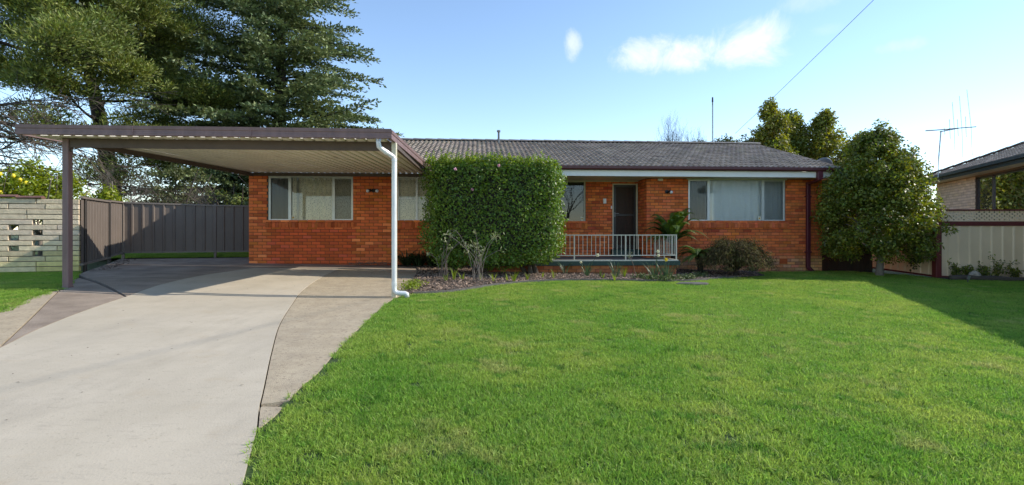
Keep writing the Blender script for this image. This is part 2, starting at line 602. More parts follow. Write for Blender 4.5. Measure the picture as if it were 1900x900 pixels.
def curtain_mat(name, col, lace, zscale=26.0):
    """woven curtain; lace > 0 leaves open work between the threads"""
    m = bpy.data.materials.new(name)
    m.use_nodes = True
    nt = m.node_tree
    n, l = nt.nodes, nt.links
    bs = n['Principled BSDF']
    bs.inputs['Base Color'].default_value = (*col, 1)
    bs.inputs['Roughness'].default_value = .9
    tl = n.new('ShaderNodeBsdfTranslucent')
    tl.inputs['Color'].default_value = (*col, 1)
    mt = n.new('ShaderNodeMixShader')
    mt.inputs['Fac'].default_value = .1
    l.new(bs.outputs[0], mt.inputs[1])
    l.new(tl.outputs[0], mt.inputs[2])
    res = mt.outputs[0]
    if lace:
        tc_ = n.new('ShaderNodeTexCoord')
        mp = n.new('ShaderNodeMapping')
        mp.inputs['Scale'].default_value = (zscale * .8, 0, zscale)
        l.new(tc_.outputs['Object'], mp.inputs['Vector'])
        vo = n.new('ShaderNodeTexVoronoi')
        vo.feature = 'DISTANCE_TO_EDGE'
        vo.inputs['Scale'].default_value = 1.0
        vo.inputs['Randomness'].default_value = .55
        l.new(mp.outputs[0], vo.inputs['Vector'])
        mr = n.new('ShaderNodeMapRange')
        mr.inputs['From Min'].default_value = .16
        mr.inputs['From Max'].default_value = .26
        mr.inputs['To Max'].default_value = lace
        l.new(vo.outputs['Distance'], mr.inputs['Value'])
        tp = n.new('ShaderNodeBsdfTransparent')
        m2 = n.new('ShaderNodeMixShader')
        l.new(mr.outputs[0], m2.inputs['Fac'])
        l.new(res, m2.inputs[1])
        l.new(tp.outputs[0], m2.inputs[2])
        res = m2.outputs[0]
    l.new(res, n['Material Output'].inputs['Surface'])
    return m


M['lace'] = curtain_mat('lace_curtain', (.92, .85, .68), .34)
M['sheer'] = curtain_mat('sheer_curtain', (.93, .93, .93), .08, 40)
M['drape'] = curtain_mat('dark_drape', (.40, .38, .34), 0)


def grass_mat():
    m = bpy.data.materials.new('grass_blade')
    m.use_nodes = True
    nt = m.node_tree
    n, l = nt.nodes, nt.links
    bs = n['Principled BSDF']
    pos = n.new('ShaderNodeNewGeometry')

    def noise(sc, det, mn, mxv):
        t = n.new('ShaderNodeTexNoise')
        t.inputs['Scale'].default_value = sc
        t.inputs['Detail'].default_value = det
        l.new(pos.outputs['Position'], t.inputs['Vector'])
        r_ = n.new('ShaderNodeMapRange')
        r_.inputs['From Min'].default_value, r_.inputs['From Max'].default_value = mn, mxv
        l.new(t.outputs['Fac'], r_.inputs['Value'])
        return r_.outputs[0]

    def mix(f, a, b):
        k = n.new('ShaderNodeMix')
        k.data_type = 'RGBA'
        l.new(f, k.inputs['Factor'])
        for s, v in (('A', a), ('B', b)):
            if isinstance(v, tuple):
                k.inputs[s].default_value = (*v, 1)
            else:
                l.new(v, k.inputs[s])
        return k.outputs['Result']
    base = mix(noise(1.1, 7, .38, .63), (.165, .320, .034), (.310, .400, .064))
    base = mix(noise(4.3, 6, .54, .68), base, (.110, .255, .026))
    base = mix(noise(.42, 4, .45, .68), base, (.205, .345, .046))
    base = mix(noise(2.1, 7, .585, .70), base, (.350, .385, .105))
    base = mix(noise(7.5, 4, .60, .72), base, (.100, .235, .030))
    pale = n.new('ShaderNodeMapRange')
    pale.inputs['From Min'].default_value = .66
    pale.inputs['From Max'].default_value = 1.0
    pale.inputs['To Max'].default_value = .55
    l.new(pos.outputs['Random Per Island'], pale.inputs['Value'])
    base = mix(pale.outputs[0], base, (.42, .42, .14))
    hs = n.new('ShaderNodeHueSaturation')
    mr = n.new('ShaderNodeMapRange')
    mr.inputs['To Min'].default_value, mr.inputs['To Max'].default_value = .45, 1.45
    f = n.new('ShaderNodeMath')
    f.operation = 'MULTIPLY'
    f.inputs[1].default_value = 9.7
    l.new(pos.outputs['Random Per Island'], f.inputs[0])
    f2 = n.new('ShaderNodeMath')
    f2.operation = 'FRACT'
    l.new(f.outputs[0], f2.inputs[0])
    l.new(f2.outputs[0], mr.inputs['Value'])
    l.new(mr.outputs[0], hs.inputs['Value'])
    l.new(base, hs.inputs['Color'])
    l.new(hs.outputs[0], bs.inputs['Base Color'])
    bs.inputs['Roughness'].default_value = .5
    bs.inputs['Specular IOR Level'].default_value = .3
    tr = n.new('ShaderNodeBsdfTranslucent')
    h2 = n.new('ShaderNodeHueSaturation')
    h2.inputs['Value'].default_value = 1.5
    l.new(hs.outputs[0], h2.inputs['Color'])
    l.new(h2.outputs[0], tr.inputs['Color'])
    ms = n.new('ShaderNodeMixShader')
    ms.inputs['Fac'].default_value = .42
    l.new(bs.outputs[0], ms.inputs[1])
    l.new(tr.outputs[0], ms.inputs[2])
    l.new(ms.outputs[0], n['Material Output'].inputs['Surface'])
    return m


M['grass'] = grass_mat()

# ------------------------------------------------------------------ ground, paving, lawn


def sheet(name, poly, h, m, parent=None, maxe=1.1, skirt=0.0, wob=0.0):
    bm = bmesh.new()
    vs = [bm.verts.new((x, y, 0)) for x, y in poly]
    f = bm.faces.new(vs)
    if f.normal.z == 0:
        f.normal_update()
    if f.normal.z < 0:
        f.normal_flip()
    bmesh.ops.triangulate(bm, faces=bm.faces[:])
    for _ in range(7):
        es = [e for e in bm.edges if e.calc_length() > maxe]
        if not es:
            break
        bmesh.ops.subdivide_edges(bm, edges=es, cuts=1)
        bmesh.ops.triangulate(bm, faces=[q for q in bm.faces if len(q.verts) > 3])
    for v in bm.verts:
        v.co.z = g(v.co.x, v.co.y) + h
    if skirt:
        be = [e for e in bm.edges if e.is_boundary]
        r = bmesh.ops.extrude_edge_only(bm, edges=be)
        for v in r['geom']:
            if isinstance(v, bmesh.types.BMVert):
                v.co.z -= skirt
    bmesh.ops.recalc_face_normals(bm, faces=bm.faces[:])
    off = ORIGIN.get(parent.name, Vector((0, 0, 0))) if parent is not None else Vector((0, 0, 0))
    if off.length:
        bmesh.ops.translate(bm, vec=-off, verts=bm.verts[:])
    me = bpy.data.meshes.new(name)
    bm.to_mesh(me)
    bm.free()
    if me.polygons and sum(p.normal.z for p in me.polygons) < 0:
        me.flip_normals()
    me.materials.append(m)
    return link(name, me, parent)


def smooth_line(pts, n=5):
    """Catmull-Rom through the points"""
    P = [pts[0]] + list(pts) + [pts[-1]]
    o = []
    for i in range(1, len(P) - 2):
        for k in range(n):
            t = k / n
            a = []
            for d in range(len(P[i])):
                p0, p1, p2, p3 = P[i - 1][d], P[i][d], P[i + 1][d], P[i + 2][d]
                a.append(.5 * (2 * p1 + (p2 - p0) * t + (2 * p0 - 5 * p1 + 4 * p2 - p3) * t * t + (3 * p1 - p0 - 3 * p2 + p3) * t ** 3))
            o.append(tuple(a))
    o.append(tuple(pts[-1]))
    return o


# terrain to the horizon
ax = [-900, -500, -250, -120, -70, -50, -38, -30, -24, -20, -17, -14, -12, -10, -8.5, -7, -5.5, -4, -2, 0, 2, 4, 6, 8, 10, 12, 14, 17, 20, 24, 30, 38, 50, 70, 120, 250, 500, 900]
ay = [-900, -400, -180, -80, -40, -25, -15, -9, -5, -2, 1, 3, 5, 6.5, 8, 9.5, 11, 13, 15, 17, 20, 24, 30, 38, 50, 70, 120, 250, 500, 900]
mb = MB()
for yy in ay:
    for xx in ax:
        mb.v.append((xx, yy, g(xx, yy) - .10))
for j in range(len(ay) - 1):
    for i in range(len(ax) - 1):
        a = j * len(ax) + i
        mb.f.append((a, a + 1, a + 1 + len(ax), a + len(ax)))
        mb.c.append(None)
tag(mb.build('ground', M['terrain'], smooth=True), kind='structure')

A = lambda *pts: [at(x, y) for x, y in pts]
joint = smooth_line(A((478, 795), (482, 755), (490, 720), (505, 650), (520, 600), (545, 560), (560, 540), (590, 518), (628, 499)))
joint = [(-1.30, -1.5), (-1.28, 0.5), (-1.36, 2.59)] + joint
left1 = smooth_line(A((0, 645), (60, 615), (120, 590), (180, 568), (237, 549), (300, 527), (380, 510), (470, 497)))
left1 = [(-4.2, -1.5), (-4.5, 2.0)] + left1
old_edge = smooth_line(A((478, 795), (500, 778), (520, 760), (560, 715), (590, 690), (630, 645), (680, 595), (720, 560), (748, 546)))
sh = lambda pts, d: [(x + d, y) for x, y in pts]

drv = thing('driveway', (0, 0, 0), 'curving concrete driveway of pale and weathered slabs leading under the carport', 'driveway')
del drv['category'], drv['label']
tag(drv, kind='structure')
base_poly = sh(joint[:3], .02) + sh(old_edge, .02) + A((775, 503), (770, 488)) + [(-7.0, 13.95), (-7.15, 16.3), (-11.2, 14.6), (-10.5, 13.3), (-9.4, 11.2), (-9.2, 10.7)] + A((117, 532), (60, 551), (0, 577)) + [(-7.0, 3.5), (-6.2, -1.5)]
sheet('joint_bed', base_poly, -.045, M['joint'], drv)
sheet('concrete_slab', sh(left1, .008) + sh(joint[::-1], -.006), 0, M['slab_new'], drv, .9, .07)
cut = at(485, 752)
jl = [p for p in joint if p[1] > cut[1] + .02]
ol = [p for p in old_edge if p[1] > cut[1] + .02]
jl0 = [p for p in joint if at(478, 795)[1] <= p[1] < cut[1] - .02]
ol0 = [p for p in old_edge if p[1] < cut[1] - .02]
sheet('concrete_slab', sh(jl0, .006) + [(cut[0] + .012, cut[1] - .01), (at(528, 750)[0], cut[1] - .012)] + ol0[:0:-1], -.004, M['slab_old'], drv, .6, .07)
bedl = A((748, 546), (764, 525), (775, 503))
sheet('concrete_slab', sh(jl, .006) + bedl[::-1] + ol[::-1][1:], -.004, M['slab_old'], drv, .8, .07)
pj, p0 = at(117, 533), at(0, 643)
jb = at(240, 552)
jm = at(146, 510)
lawnl = A((117, 533), (60, 552), (0, 578))
l_low = [p for p in left1 if p[1] < jb[1] - .05]
l_up = [p for p in left1 if p[1] > jb[1] + .05]
sheet('concrete_slab', [(pj[0] - .012, pj[1])] + lawnl[1:] + [(-7.0, 3.5), (-6.2, -1.5), (-5.2, -1.5), (-5.0, 2.5), (p0[0] - .012, p0[1])], -.003, M['slab_old'], drv, .8, .07)
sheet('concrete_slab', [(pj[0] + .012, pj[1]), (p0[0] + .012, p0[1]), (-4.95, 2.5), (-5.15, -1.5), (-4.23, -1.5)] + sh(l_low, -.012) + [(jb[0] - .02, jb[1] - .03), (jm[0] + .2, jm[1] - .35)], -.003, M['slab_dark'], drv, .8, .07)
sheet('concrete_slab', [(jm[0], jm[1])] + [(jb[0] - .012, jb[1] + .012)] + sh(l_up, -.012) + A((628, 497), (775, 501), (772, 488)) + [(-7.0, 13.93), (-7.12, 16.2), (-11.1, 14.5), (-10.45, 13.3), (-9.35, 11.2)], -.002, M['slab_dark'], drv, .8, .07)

bed_edge = smooth_line(A((750, 547), (800, 545), (850, 541), (920, 530), (1000, 523), (1100, 521), (1260, 523), (1330, 518), (1420, 513)))
main_lawn = [(-1.33, -6), (-1.31, 0.5)] + sh(joint[2:3], -.03) + sh(old_edge, -.03) + bed_edge[1:] + [(6.9, 14.6), (9.3, 15.2), (10.0, 15.3), (10.9, 14.4), (11.25, 13.45), (22, 13.0), (26, 4), (22, -6)]
left_lawn = [(pj[0] + .02, pj[1])] + lawnl[1:] + [(-7.0, 3.5), (-6.2, -1.5), (-9, -3), (-15, 2), (-17, 10.2), (-11.2, 10.95), (-9.5, 11.15), (-9.2, 10.75), (jm[0] - .1, jm[1])]
back_lawn = [(-11.3, 14.55), (-6.9, 16.35), (-6.9, 24), (-20, 24), (-20, 14)]
sheet('lawn', main_lawn, -.012, M['lawn'])
sheet('lawn', left_lawn, -.012, M['lawn'])
sheet('lawn', [(-11.4, 14.9), (-6.9, 16.5), (-6.9, 26), (-22, 26), (-22, 12)], -.012, M['lawn'])
for o in list(COL.objects):
    if o.name.startswith('lawn'):
        tag(o, kind='structure')
bed_poly = bed_edge + [(6.9, 14.55), (4.2, 14.66), (4.2, 15.5), (-2.2, 15.0)] + A((772, 489), (775, 503), (764, 525))
tag(sheet('garden_bed', bed_poly, .02, M['soil'], None, .8), kind='structure')

sheet('garden_bed', [(-3.15, 14.0), (-2.45, 13.86), (-2.2, 14.0), (-2.2, 14.34), (-3.15, 14.25)], .02, M['soil'])['kind'] = 'structure'

# short turf: a clump of blades spread over the lawns
def blade_patch(name, n, rad, hmin, hmax, seed):
    r = np.random.default_rng(seed)
    a = r.uniform(0, 2 * np.pi, n)
    d = rad * np.sqrt(r.uniform(0, 1, n))
    P = np.stack([d * np.cos(a), d * np.sin(a), np.full(n, -.004)], 1)
    h = r.uniform(hmin, hmax, n)
    t = r.uniform(0, 2 * np.pi, n)
    lean = r.uniform(.1, .95, n)
    D = np.stack([np.cos(t) * lean, np.sin(t) * lean, np.ones(n)], 1)
    D = nrm(D)
    w = r.uniform(.0026, .0052, n)
    B = nrm(np.cross(D, rand_dirs(n, r)))
    tip = P + D * h[:, None] + np.stack([np.cos(t), np.sin(t), -np.ones(n) * .3], 1) * (h * lean * .3)[:, None]
    mid = P + D * (h * .55)[:, None]
    V = np.stack([P - B * w[:, None] * .5, P + B * w[:, None] * .5, mid + B * w[:, None] * .45, mid - B * w[:, None] * .45], 1)
    V2 = np.stack([mid - B * w[:, None] * .45, mid + B * w[:, None] * .45, tip + B * w[:, None] * .1, tip - B * w[:, None] * .1], 1)
    # one mesh island per blade
    verts = np.concatenate([V[:, 0:4], V2[:, 2:4]], 1).reshape(-1, 3)
    faces = []
    for i in range(n):
        b = i * 6
        faces += [(b, b + 1, b + 2, b + 3), (b + 3, b + 2, b + 4, b + 5)]
    me = bpy.data.meshes.new(name)
    me.from_pydata(verts.tolist(), [], faces)
    me.materials.append(M['grass'])
    return bpy.data.objects.new(name, me)       # a source mesh only: not linked to the scene


def scatter(name, poly, dens, src, seed, h=-.010, smin=.75, smax=1.25):
    o = sheet(name, poly, h, M['lawn'], None, .8)
    tag(o, kind='stuff')
    ng = bpy.data.node_groups.new(name, 'GeometryNodeTree')
    ng.interface.new_socket('Geometry', in_out='INPUT', socket_type='NodeSocketGeometry')
    ng.interface.new_socket('Geometry', in_out='OUTPUT', socket_type='NodeSocketGeometry')
    n, l = ng.nodes, ng.links
    gi, go = n.new('NodeGroupInput'), n.new('NodeGroupOutput')
    dp = n.new('GeometryNodeDistributePointsOnFaces')
    dp.inputs['Density'].default_value = dens
    dp.inputs['Seed'].default_value = seed
    oi = n.new('GeometryNodeObjectInfo')
    oi.inputs['Object'].default_value = src
    oi.inputs['As Instance'].default_value = True
    ip = n.new('GeometryNodeInstanceOnPoints')
    rv = n.new('FunctionNodeRandomValue')
    rv.data_type = 'FLOAT_VECTOR'
    rv.inputs[0].default_value = (-.05, -.05, 0)
    rv.inputs[1].default_value = (.05, .05, 6.283)
    sc_ = n.new('FunctionNodeRandomValue')
    sc_.data_type = 'FLOAT'
    for s in sc_.inputs:
        if s.name == 'Min' and s.type == 'VALUE':
            s.default_value = smin
        if s.name == 'Max' and s.type == 'VALUE':
            s.default_value = smax
    l.new(gi.outputs[0], dp.inputs['Mesh'])
    l.new(dp.outputs['Points'], ip.inputs['Points'])
    l.new(oi.outputs['Geometry'], ip.inputs['Instance'])
    l.new(rv.outputs[0], ip.inputs['Rotation'])
    l.new([s for s in sc_.outputs if s.type == 'VALUE'][0], ip.inputs['Scale'])
    l.new(ip.outputs[0], go.inputs[0])
    md = o.modifiers.new('scatter', 'NODES')
    md.node_group = ng
    return o


patch = blade_patch('grass_clump', 230, .105, .012, .042, 3)
near_lawn = [(-1.22, 1.6)] + sh(joint[2:3], .075) + sh(old_edge, .075) + bed_edge[1:] + [(6.9, 14.35), (9.2, 14.95), (10.0, 15.1), (10.9, 14.3), (11.25, 13.35), (17, 13.0), (17, 6), (7, 1.6)]
scatter('grass', near_lawn, 165, patch, 1, -.010, .6, 1.4)
tuft = blade_patch('lawn_tuft', 70, .07, .03, .075, 8)
scatter('lawn_tufts', near_lawn, 10, tuft, 11, -.010, .6, 1.3)
scatter('grass', [p for p in left_lawn if True], 165, patch, 2)
scatter('grass', [(-11.2, 14.95), (-7.0, 16.55), (-7.0, 19), (-14, 19), (-13, 14.2)], 120, patch, 5)

# ------------------------------------------------------------------ brick house (local frame: u along the front, v back, w up)
HL = (-7.18, 13.97, .65)
HRZ = R(3.8)
house = thing('brick_house', HL, 'single storey orange brick house with grey tiled gable roof and white eaves', 'house', None, HRZ, local=True)
HM = Matrix.Translation(HL) @ Matrix.Rotation(HRZ, 4, 'Z')
WT = 2.385                                   # soffit height
RU0, RU1, RV = 7.5, 11.07, .8                # the recess of the entrance
UEND, DEPTH = 16.33, 7.4
BH, BL, J = .086, .24, .010

holes_front = [(.50, 2.79, 1.14, WT), (4.0, 5.11, 1.15, WT), (12.30, 15.22, 1.14, WT)]
holes_rec = [(7.9, 9.47, 1.14, WT), (10.29, 11.06, .11, 2.31)]


def holed(mb, s0, s1, w0, w1, holes, fr, d0, d1):
    """backing wall built of boxes round its openings; fr maps (s, d, w)"""
    ss = sorted({s0, s1} | {min(max(h[0], s0), s1) for h in holes} | {min(max(h[1], s0), s1) for h in holes})
    for a, b in zip(ss[:-1], ss[1:]):
        if b - a < 1e-4:
            continue
        hh = sorted([(h[2], h[3]) for h in holes if h[0] < (a + b) / 2 < h[1]])
        z = w0
        spans = []
        for p, q in hh:
            if p > z:
                spans.append((z, p))
            z = max(z, q)
        if z < w1:
            spans.append((z, w1))
        for p, q in spans:
            vs = [fr(a, d0, p), fr(b, d0, p), fr(b, d1, p), fr(a, d1, p), fr(a, d0, q), fr(b, d0, q), fr(b, d1, q), fr(a, d1, q)]
            mb.add(vs, [(3, 2, 1, 0), (4, 5, 6, 7), (0, 1, 5, 4), (1, 2, 6, 5), (2, 3, 7, 6), (3, 0, 4, 7)])


def one_brick(mb, s0, s1, w0, w1, fr, col, depth=.02, c=.003):
    a = [fr(s0 + c, 0, w0 + c), fr(s1 - c, 0, w0 + c), fr(s1 - c, 0, w1 - c), fr(s0 + c, 0, w1 - c)]
    b = [fr(s0, -c, w0), fr(s1, -c, w0), fr(s1, -c, w1), fr(s0, -c, w1)]
    d = [fr(s0, -depth, w0), fr(s1, -depth, w0), fr(s1, -depth, w1), fr(s0, -depth, w1)]
    fs = [(0, 1, 2, 3)]
    for i in range(4):
        j = (i + 1) % 4
        fs += [(i + 4, j + 4, j, i), (i + 8, j + 8, j + 4, i + 4)]
    mb.add(a + b + d, fs, col)


F_front = lambda s, d, w: (s, -d, w)
F_rec = lambda s, d, w: (s, RV - d, w)
F_ret = lambda s, d, w: (RU1 - d, s, w)
F_ret2 = lambda s, d, w: (RU0 + d, s, w)
F_right = lambda s, d, w: (UEND + d, s, w)
F_left = lambda s, d, w: (-d, s, w)

brick_rnd = random.Random(5)


def brick_colour(u, w, face):
    k = brick_rnd.gauss(1.0, .14)
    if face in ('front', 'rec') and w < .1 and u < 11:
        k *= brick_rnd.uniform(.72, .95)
    r_, g_, b_ = k, k * brick_rnd.gauss(1, .08), k * brick_rnd.gauss(1, .10)
    t = brick_rnd.random()
    if t < .08:
        r_, g_, b_ = r_ * .72, g_ * .62, b_ * .75
    elif t < .16:
        r_, g_, b_ = r_ * 1.12, g_ * 1.28, b_ * 1.3
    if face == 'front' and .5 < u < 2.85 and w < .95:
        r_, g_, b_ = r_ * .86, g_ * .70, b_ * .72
    if u > 11.3 and w < .16:
        m_ = min(1, max(0, (.16 - w) / .16)) * brick_rnd.uniform(.55, 1)
        r_, g_, b_ = r_ * (1 - .16 * m_), g_ * (1 + .75 * m_), b_ * (1 + 1.7 * m_)
    return (max(.3, r_), max(.3, g_), max(.3, b_))


W_BOT = WT - 34 * BH + .0


def lay(s0, s1, holes, fr, face, store, offs=0.0):
    """stretcher bond, cut to the openings"""
    for k in range(34):
        w0 = W_BOT + k * BH
        w1 = w0 + BH - J
        st = s0 - (BL / 2 if k % 2 else 0) + offs
        while st > s0:
            st -= BL
        while st < s1:
            segs = [(max(st, s0), min(st + BL - J, s1))]
            for h in holes:
                if h[2] < (w0 + w1) / 2 < h[3]:
                    ns = []
                    for a, b in segs:
                        if b <= h[0] or a >= h[1]:
                            ns.append((a, b))
                        else:
                            if a < h[0]:
                                ns.append((a, h[0]))
                            if b > h[1]:
                                ns.append((h[1], b))
                    segs = ns
            for a, b in segs:
                if b - a > .025:
                    store.append((a, b, w0, w1, fr, face))
            st += BL


bricks = []
lay(0, RU0, holes_front, F_front, 'front', bricks)
lay(RU1, UEND, holes_front, F_front, 'front', bricks)
lay(RU0 + .0, RU1, holes_rec, F_rec, 'rec', bricks)
side = []
lay(.012, RV, [], F_ret, 'ret', bricks)
lay(.02, RV, [], F_ret2, 'ret2', side)
lay(.02, DEPTH, [], F_right, 'right', side)
lay(.02, DEPTH, [], F_left, 'left', side)

mb = MB()
holed(mb, 0.008, RU0 - .008, -.75, WT + .05, holes_front, F_front, -.24, -.009)
holed(mb, RU1 + .008, UEND - .008, -.75, WT + .05, holes_front, F_front, -.24, -.009)
holed(mb, RU0 - .23, RU1 + .23, -.75, WT + .05, holes_rec, F_rec, -.24, -.009)
holed(mb, .241, RV + .008, -.75, WT + .05, [], F_ret, -.23, -.010)
holed(mb, .241, RV + .008, -.75, WT + .05, [], F_ret2, -.23, -.010)
holed(mb, .241, DEPTH, -.75, WT + .05, [], F_right, -.24, -.010)
holed(mb, .241, DEPTH, -.75, WT + .05, [], F_left, -.24, -.010)
mb.box(-.0, UEND, DEPTH + .001, DEPTH + .25, -.75, WT + .04)
wall = mb.build('wall', M['mortar'], house)
mb = MB()
mb.box(.25, UEND - .25, 5.0, 5.1, .1, WT + .03)
mb.box(.25, UEND - .25, 1.1, 5.0, .05, .10)
for uu in (3.4, 7.2, 11.6):
    mb.box(uu, uu + .1, 1.1, 5.0, .1, WT + .03)
mb.build('interior_wall', M['dark_in'], house)

# the largest whole bricks as single pieces, every other brick joined
variants = []
for i in range(14):
    b_ = MB()
    one_brick(b_, -(BL - J) / 2, (BL - J) / 2, -(BH - J) / 2, (BH - J) / 2, F_front, brick_colour(5, 1.5, 'x'), .024)
    me = b_.mesh('brick')
    me.materials.append(M['brick'])
    variants.append(me)
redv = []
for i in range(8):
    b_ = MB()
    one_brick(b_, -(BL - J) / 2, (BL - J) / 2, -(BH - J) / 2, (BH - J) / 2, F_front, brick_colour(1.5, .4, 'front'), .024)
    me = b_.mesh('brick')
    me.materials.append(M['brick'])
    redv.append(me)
single = [b for b in bricks if b[5] == 'front' and b[1] - b[0] > .225 and b[0] < 5.3 and b[2] > -.03]
single.sort(key=lambda b: b[0])
single = single[:299]
sset = set(id(b) for b in single)
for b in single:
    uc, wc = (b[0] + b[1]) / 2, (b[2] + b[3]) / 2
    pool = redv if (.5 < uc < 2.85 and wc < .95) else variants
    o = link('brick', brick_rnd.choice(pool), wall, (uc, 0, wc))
mb = MB()
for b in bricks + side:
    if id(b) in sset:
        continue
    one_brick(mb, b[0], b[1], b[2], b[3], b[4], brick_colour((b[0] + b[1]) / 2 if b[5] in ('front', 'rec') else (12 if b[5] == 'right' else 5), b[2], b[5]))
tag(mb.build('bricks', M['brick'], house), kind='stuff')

# sills of sloping bricks on edge
for (a, b) in ((.46, 2.83), (3.96, 5.2), (12.26, 15.31)):
    mb = MB()
    n = int((b - a) / .0855)
    for i in range(n):
        s0 = a + i * (b - a) / n
        s1 = s0 + (b - a) / n - .009
        pr = [(.06, 1.138), (.0, 1.118), (-.062, 1.082), (-.052, .965), (-.002, .985), (.06, .985)]
        vs = [(s0, p[0], p[1]) for p in pr] + [(s1, p[0], p[1]) for p in pr]
        fs = [tuple(range(5, -1, -1)), tuple(range(6, 12))] + [(k, (k + 1) % 6, (k + 1) % 6 + 6, k + 6) for k in range(6)]
        mb.add(vs, fs, tuple(c * f_ for c, f_ in zip(brick_colour(5, 1.5, 'x'), (.92, .9, .95))))
    tag(mb.build('window_sill', M['brick'], house), kind='stuff')
mb = MB()
a, b = 7.86, 9.52
n = int((b - a) / .0855)
for i in range(n):
    s0 = a + i * (b - a) / n
    s1 = s0 + (b - a) / n - .009
    pr = [(.86, 1.138), (.8, 1.118), (.738, 1.082), (.748, .965), (.798, .985), (.86, .985)]
    vs = [(s0, p[0], p[1]) for p in pr] + [(s1, p[0], p[1]) for p in pr]
    fs = [tuple(range(5, -1, -1)), tuple(range(6, 12))] + [(k, (k + 1) % 6, (k + 1) % 6 + 6, k + 6) for k in range(6)]
    mb.add(vs, fs, brick_colour(5, 1.5, 'x'))
tag(mb.build('window_sill', M['brick'], house), kind='stuff')


def curtain(name, parent, u0, u1, w0, w1, v, m, pleat=.11, amp=.022, seed=0):
    r_ = random.Random(seed)
    mb = MB()
    n = max(8, int((u1 - u0) / .018))
    ph = r_.random() * 6
    xs = [u0 + (u1 - u0) * i / n for i in range(n + 1)]
    dv = [amp * (abs(math.sin(math.pi * x / pleat + ph + 1.1 * math.sin(x * 5 + ph))) * 1.9 - 1) * (.6 + .4 * math.sin(x * 3.1 + ph)) for x in xs]
    vs = [(x, v + d, w0) for x, d in zip(xs, dv)] + [(x, v + d * .8, w1) for x, d in zip(xs, dv)]
    mb.add(vs, [(i, i + 1, n + 2 + i, n + 1 + i) for i in range(n)])
    return mb.build(name, m, parent, smooth=True)


def window(u0, u1, w0, w1, v, mull, frame_m, screens=(), transom=None, cur=None, cream=False, sticker=None):
    """aluminium sliding window: frame, mullions, panes, screens, curtains behind"""
    fw = .038
    mb = MB()
    y0, y1 = v + .035, v + .10
    mb.box(u0, u1, y0, y1, w0, w0 + fw)
    mb.box(u0, u1, y0, y1, w1 - fw, w1)
    mb.box(u0, u0 + fw, y0 + .001, y1 - .001, w0 + fw, w1 - fw)
    mb.box(u1 - fw, u1, y0 + .001, y1 - .001, w0 + fw, w1 - fw)
    win = mb.build('window', frame_m, house)
    xs = [u0 + fw] + list(mull) + [u1 - fw]
    for m_ in mull:
        b = MB()
        b.box(m_ - .026, m_ + .026, y0 + .004, y1 - .004, w0 + fw, w1 - fw)
        b.build('mullion', frame_m, win)
    for i in range(len(xs) - 1):
        a = xs[i] + (.026 if i else 0)
        c = xs[i + 1] - (.026 if i < len(xs) - 2 else 0)
        b = MB()
        b.add([(a, v + .075, w0 + fw), (c, v + .075, w0 + fw), (c, v + .075, w1 - fw), (a, v + .075, w1 - fw)], [(0, 1, 2, 3)])
        b.build('pane', M['glass'], win)
        if i in screens:
            b = MB()
            sw = .022
            b.box(a, a + sw, y0 + .008, y0 + .022, w0 + fw, w1 - fw)
            b.box(c - sw, c, y0 + .008, y0 + .022, w0 + fw, w1 - fw)
            b.box(a + sw, c - sw, y0 + .008, y0 + .022, w0 + fw, w0 + fw + sw)
            b.box(a + sw, c - sw, y0 + .008, y0 + .022, w1 - fw - sw, w1 - fw)
            b.build('screen_frame', frame_m, win)
            b = MB()
            b.add([(a + sw, y0 + .015, w0 + fw + sw), (c - sw, y0 + .015, w0 + fw + sw), (c - sw, y0 + .015, w1 - fw - sw), (a + sw, y0 + .015, w1 - fw - sw)], [(0, 1, 2, 3)])
            b.build('fly_screen', M['flyscreen'], win)
        if transom and i in transom:
            b = MB()
            b.box(a, c, y0 + .006, y1 - .006, transom[i] - .014, transom[i] + .014)
            b.build('transom', frame_m, win)
    for k, (a, c, m_, pl, am) in enumerate(cur or []):
        curtain('curtain', win, a, c, w0 + .01, w1 - .01, v + .130 + .012 * k, m_, pl, am, k + int(u0 * 10))
    if sticker:
        b = MB()
        b.box(sticker, sticker + .09, v + .068, v + .0735, w0 + fw + .01, w0 + fw + .12)
        s_ = b.build('sticker', M['sticker'], win)
        b = MB()
        b.box(sticker + .02, sticker + .07, v + .066, v + .0675, w0 + fw + .04, w0 + fw + .085)
        b.build('sticker_print', M['sticker_y'], win)
    return win


window(.50, 2.79, 1.14, WT - .005, 0, (1.08, 2.24), M['alu'], (0, 2), None,
       [(.52, 1.30, M['drape'], .16, .03), (1.0, 1.62, M['lace'], .30, .012), (1.5, 2.0, M['lace'], .12, .03), (1.9, 2.77, M['lace'], .34, .012)], sticker=1.112)
window(4.0, 5.11, 1.15, WT - .005, 0, (4.53,), M['alu'], (), {0: 1.77},
       [(4.02, 4.45, M['lace'], .20, .02), (4.4, 5.09, M['lace'], .15, .03)])
window(12.30, 15.22, 1.14, WT - .005, 0, (12.93, 14.55), M['alu'], (0, 2), None,
       [(12.32, 13.0, M['drape'], .14, .03), (12.82, 14.5, M['sheer'], .19, .05), (14.4, 15.2, M['sheer'], .18, .022)], sticker=14.42)
window(7.9, 9.47, 1.14, WT - .005, RV, (8.6,), M['cream_paint'], (), None, [], sticker=9.33)

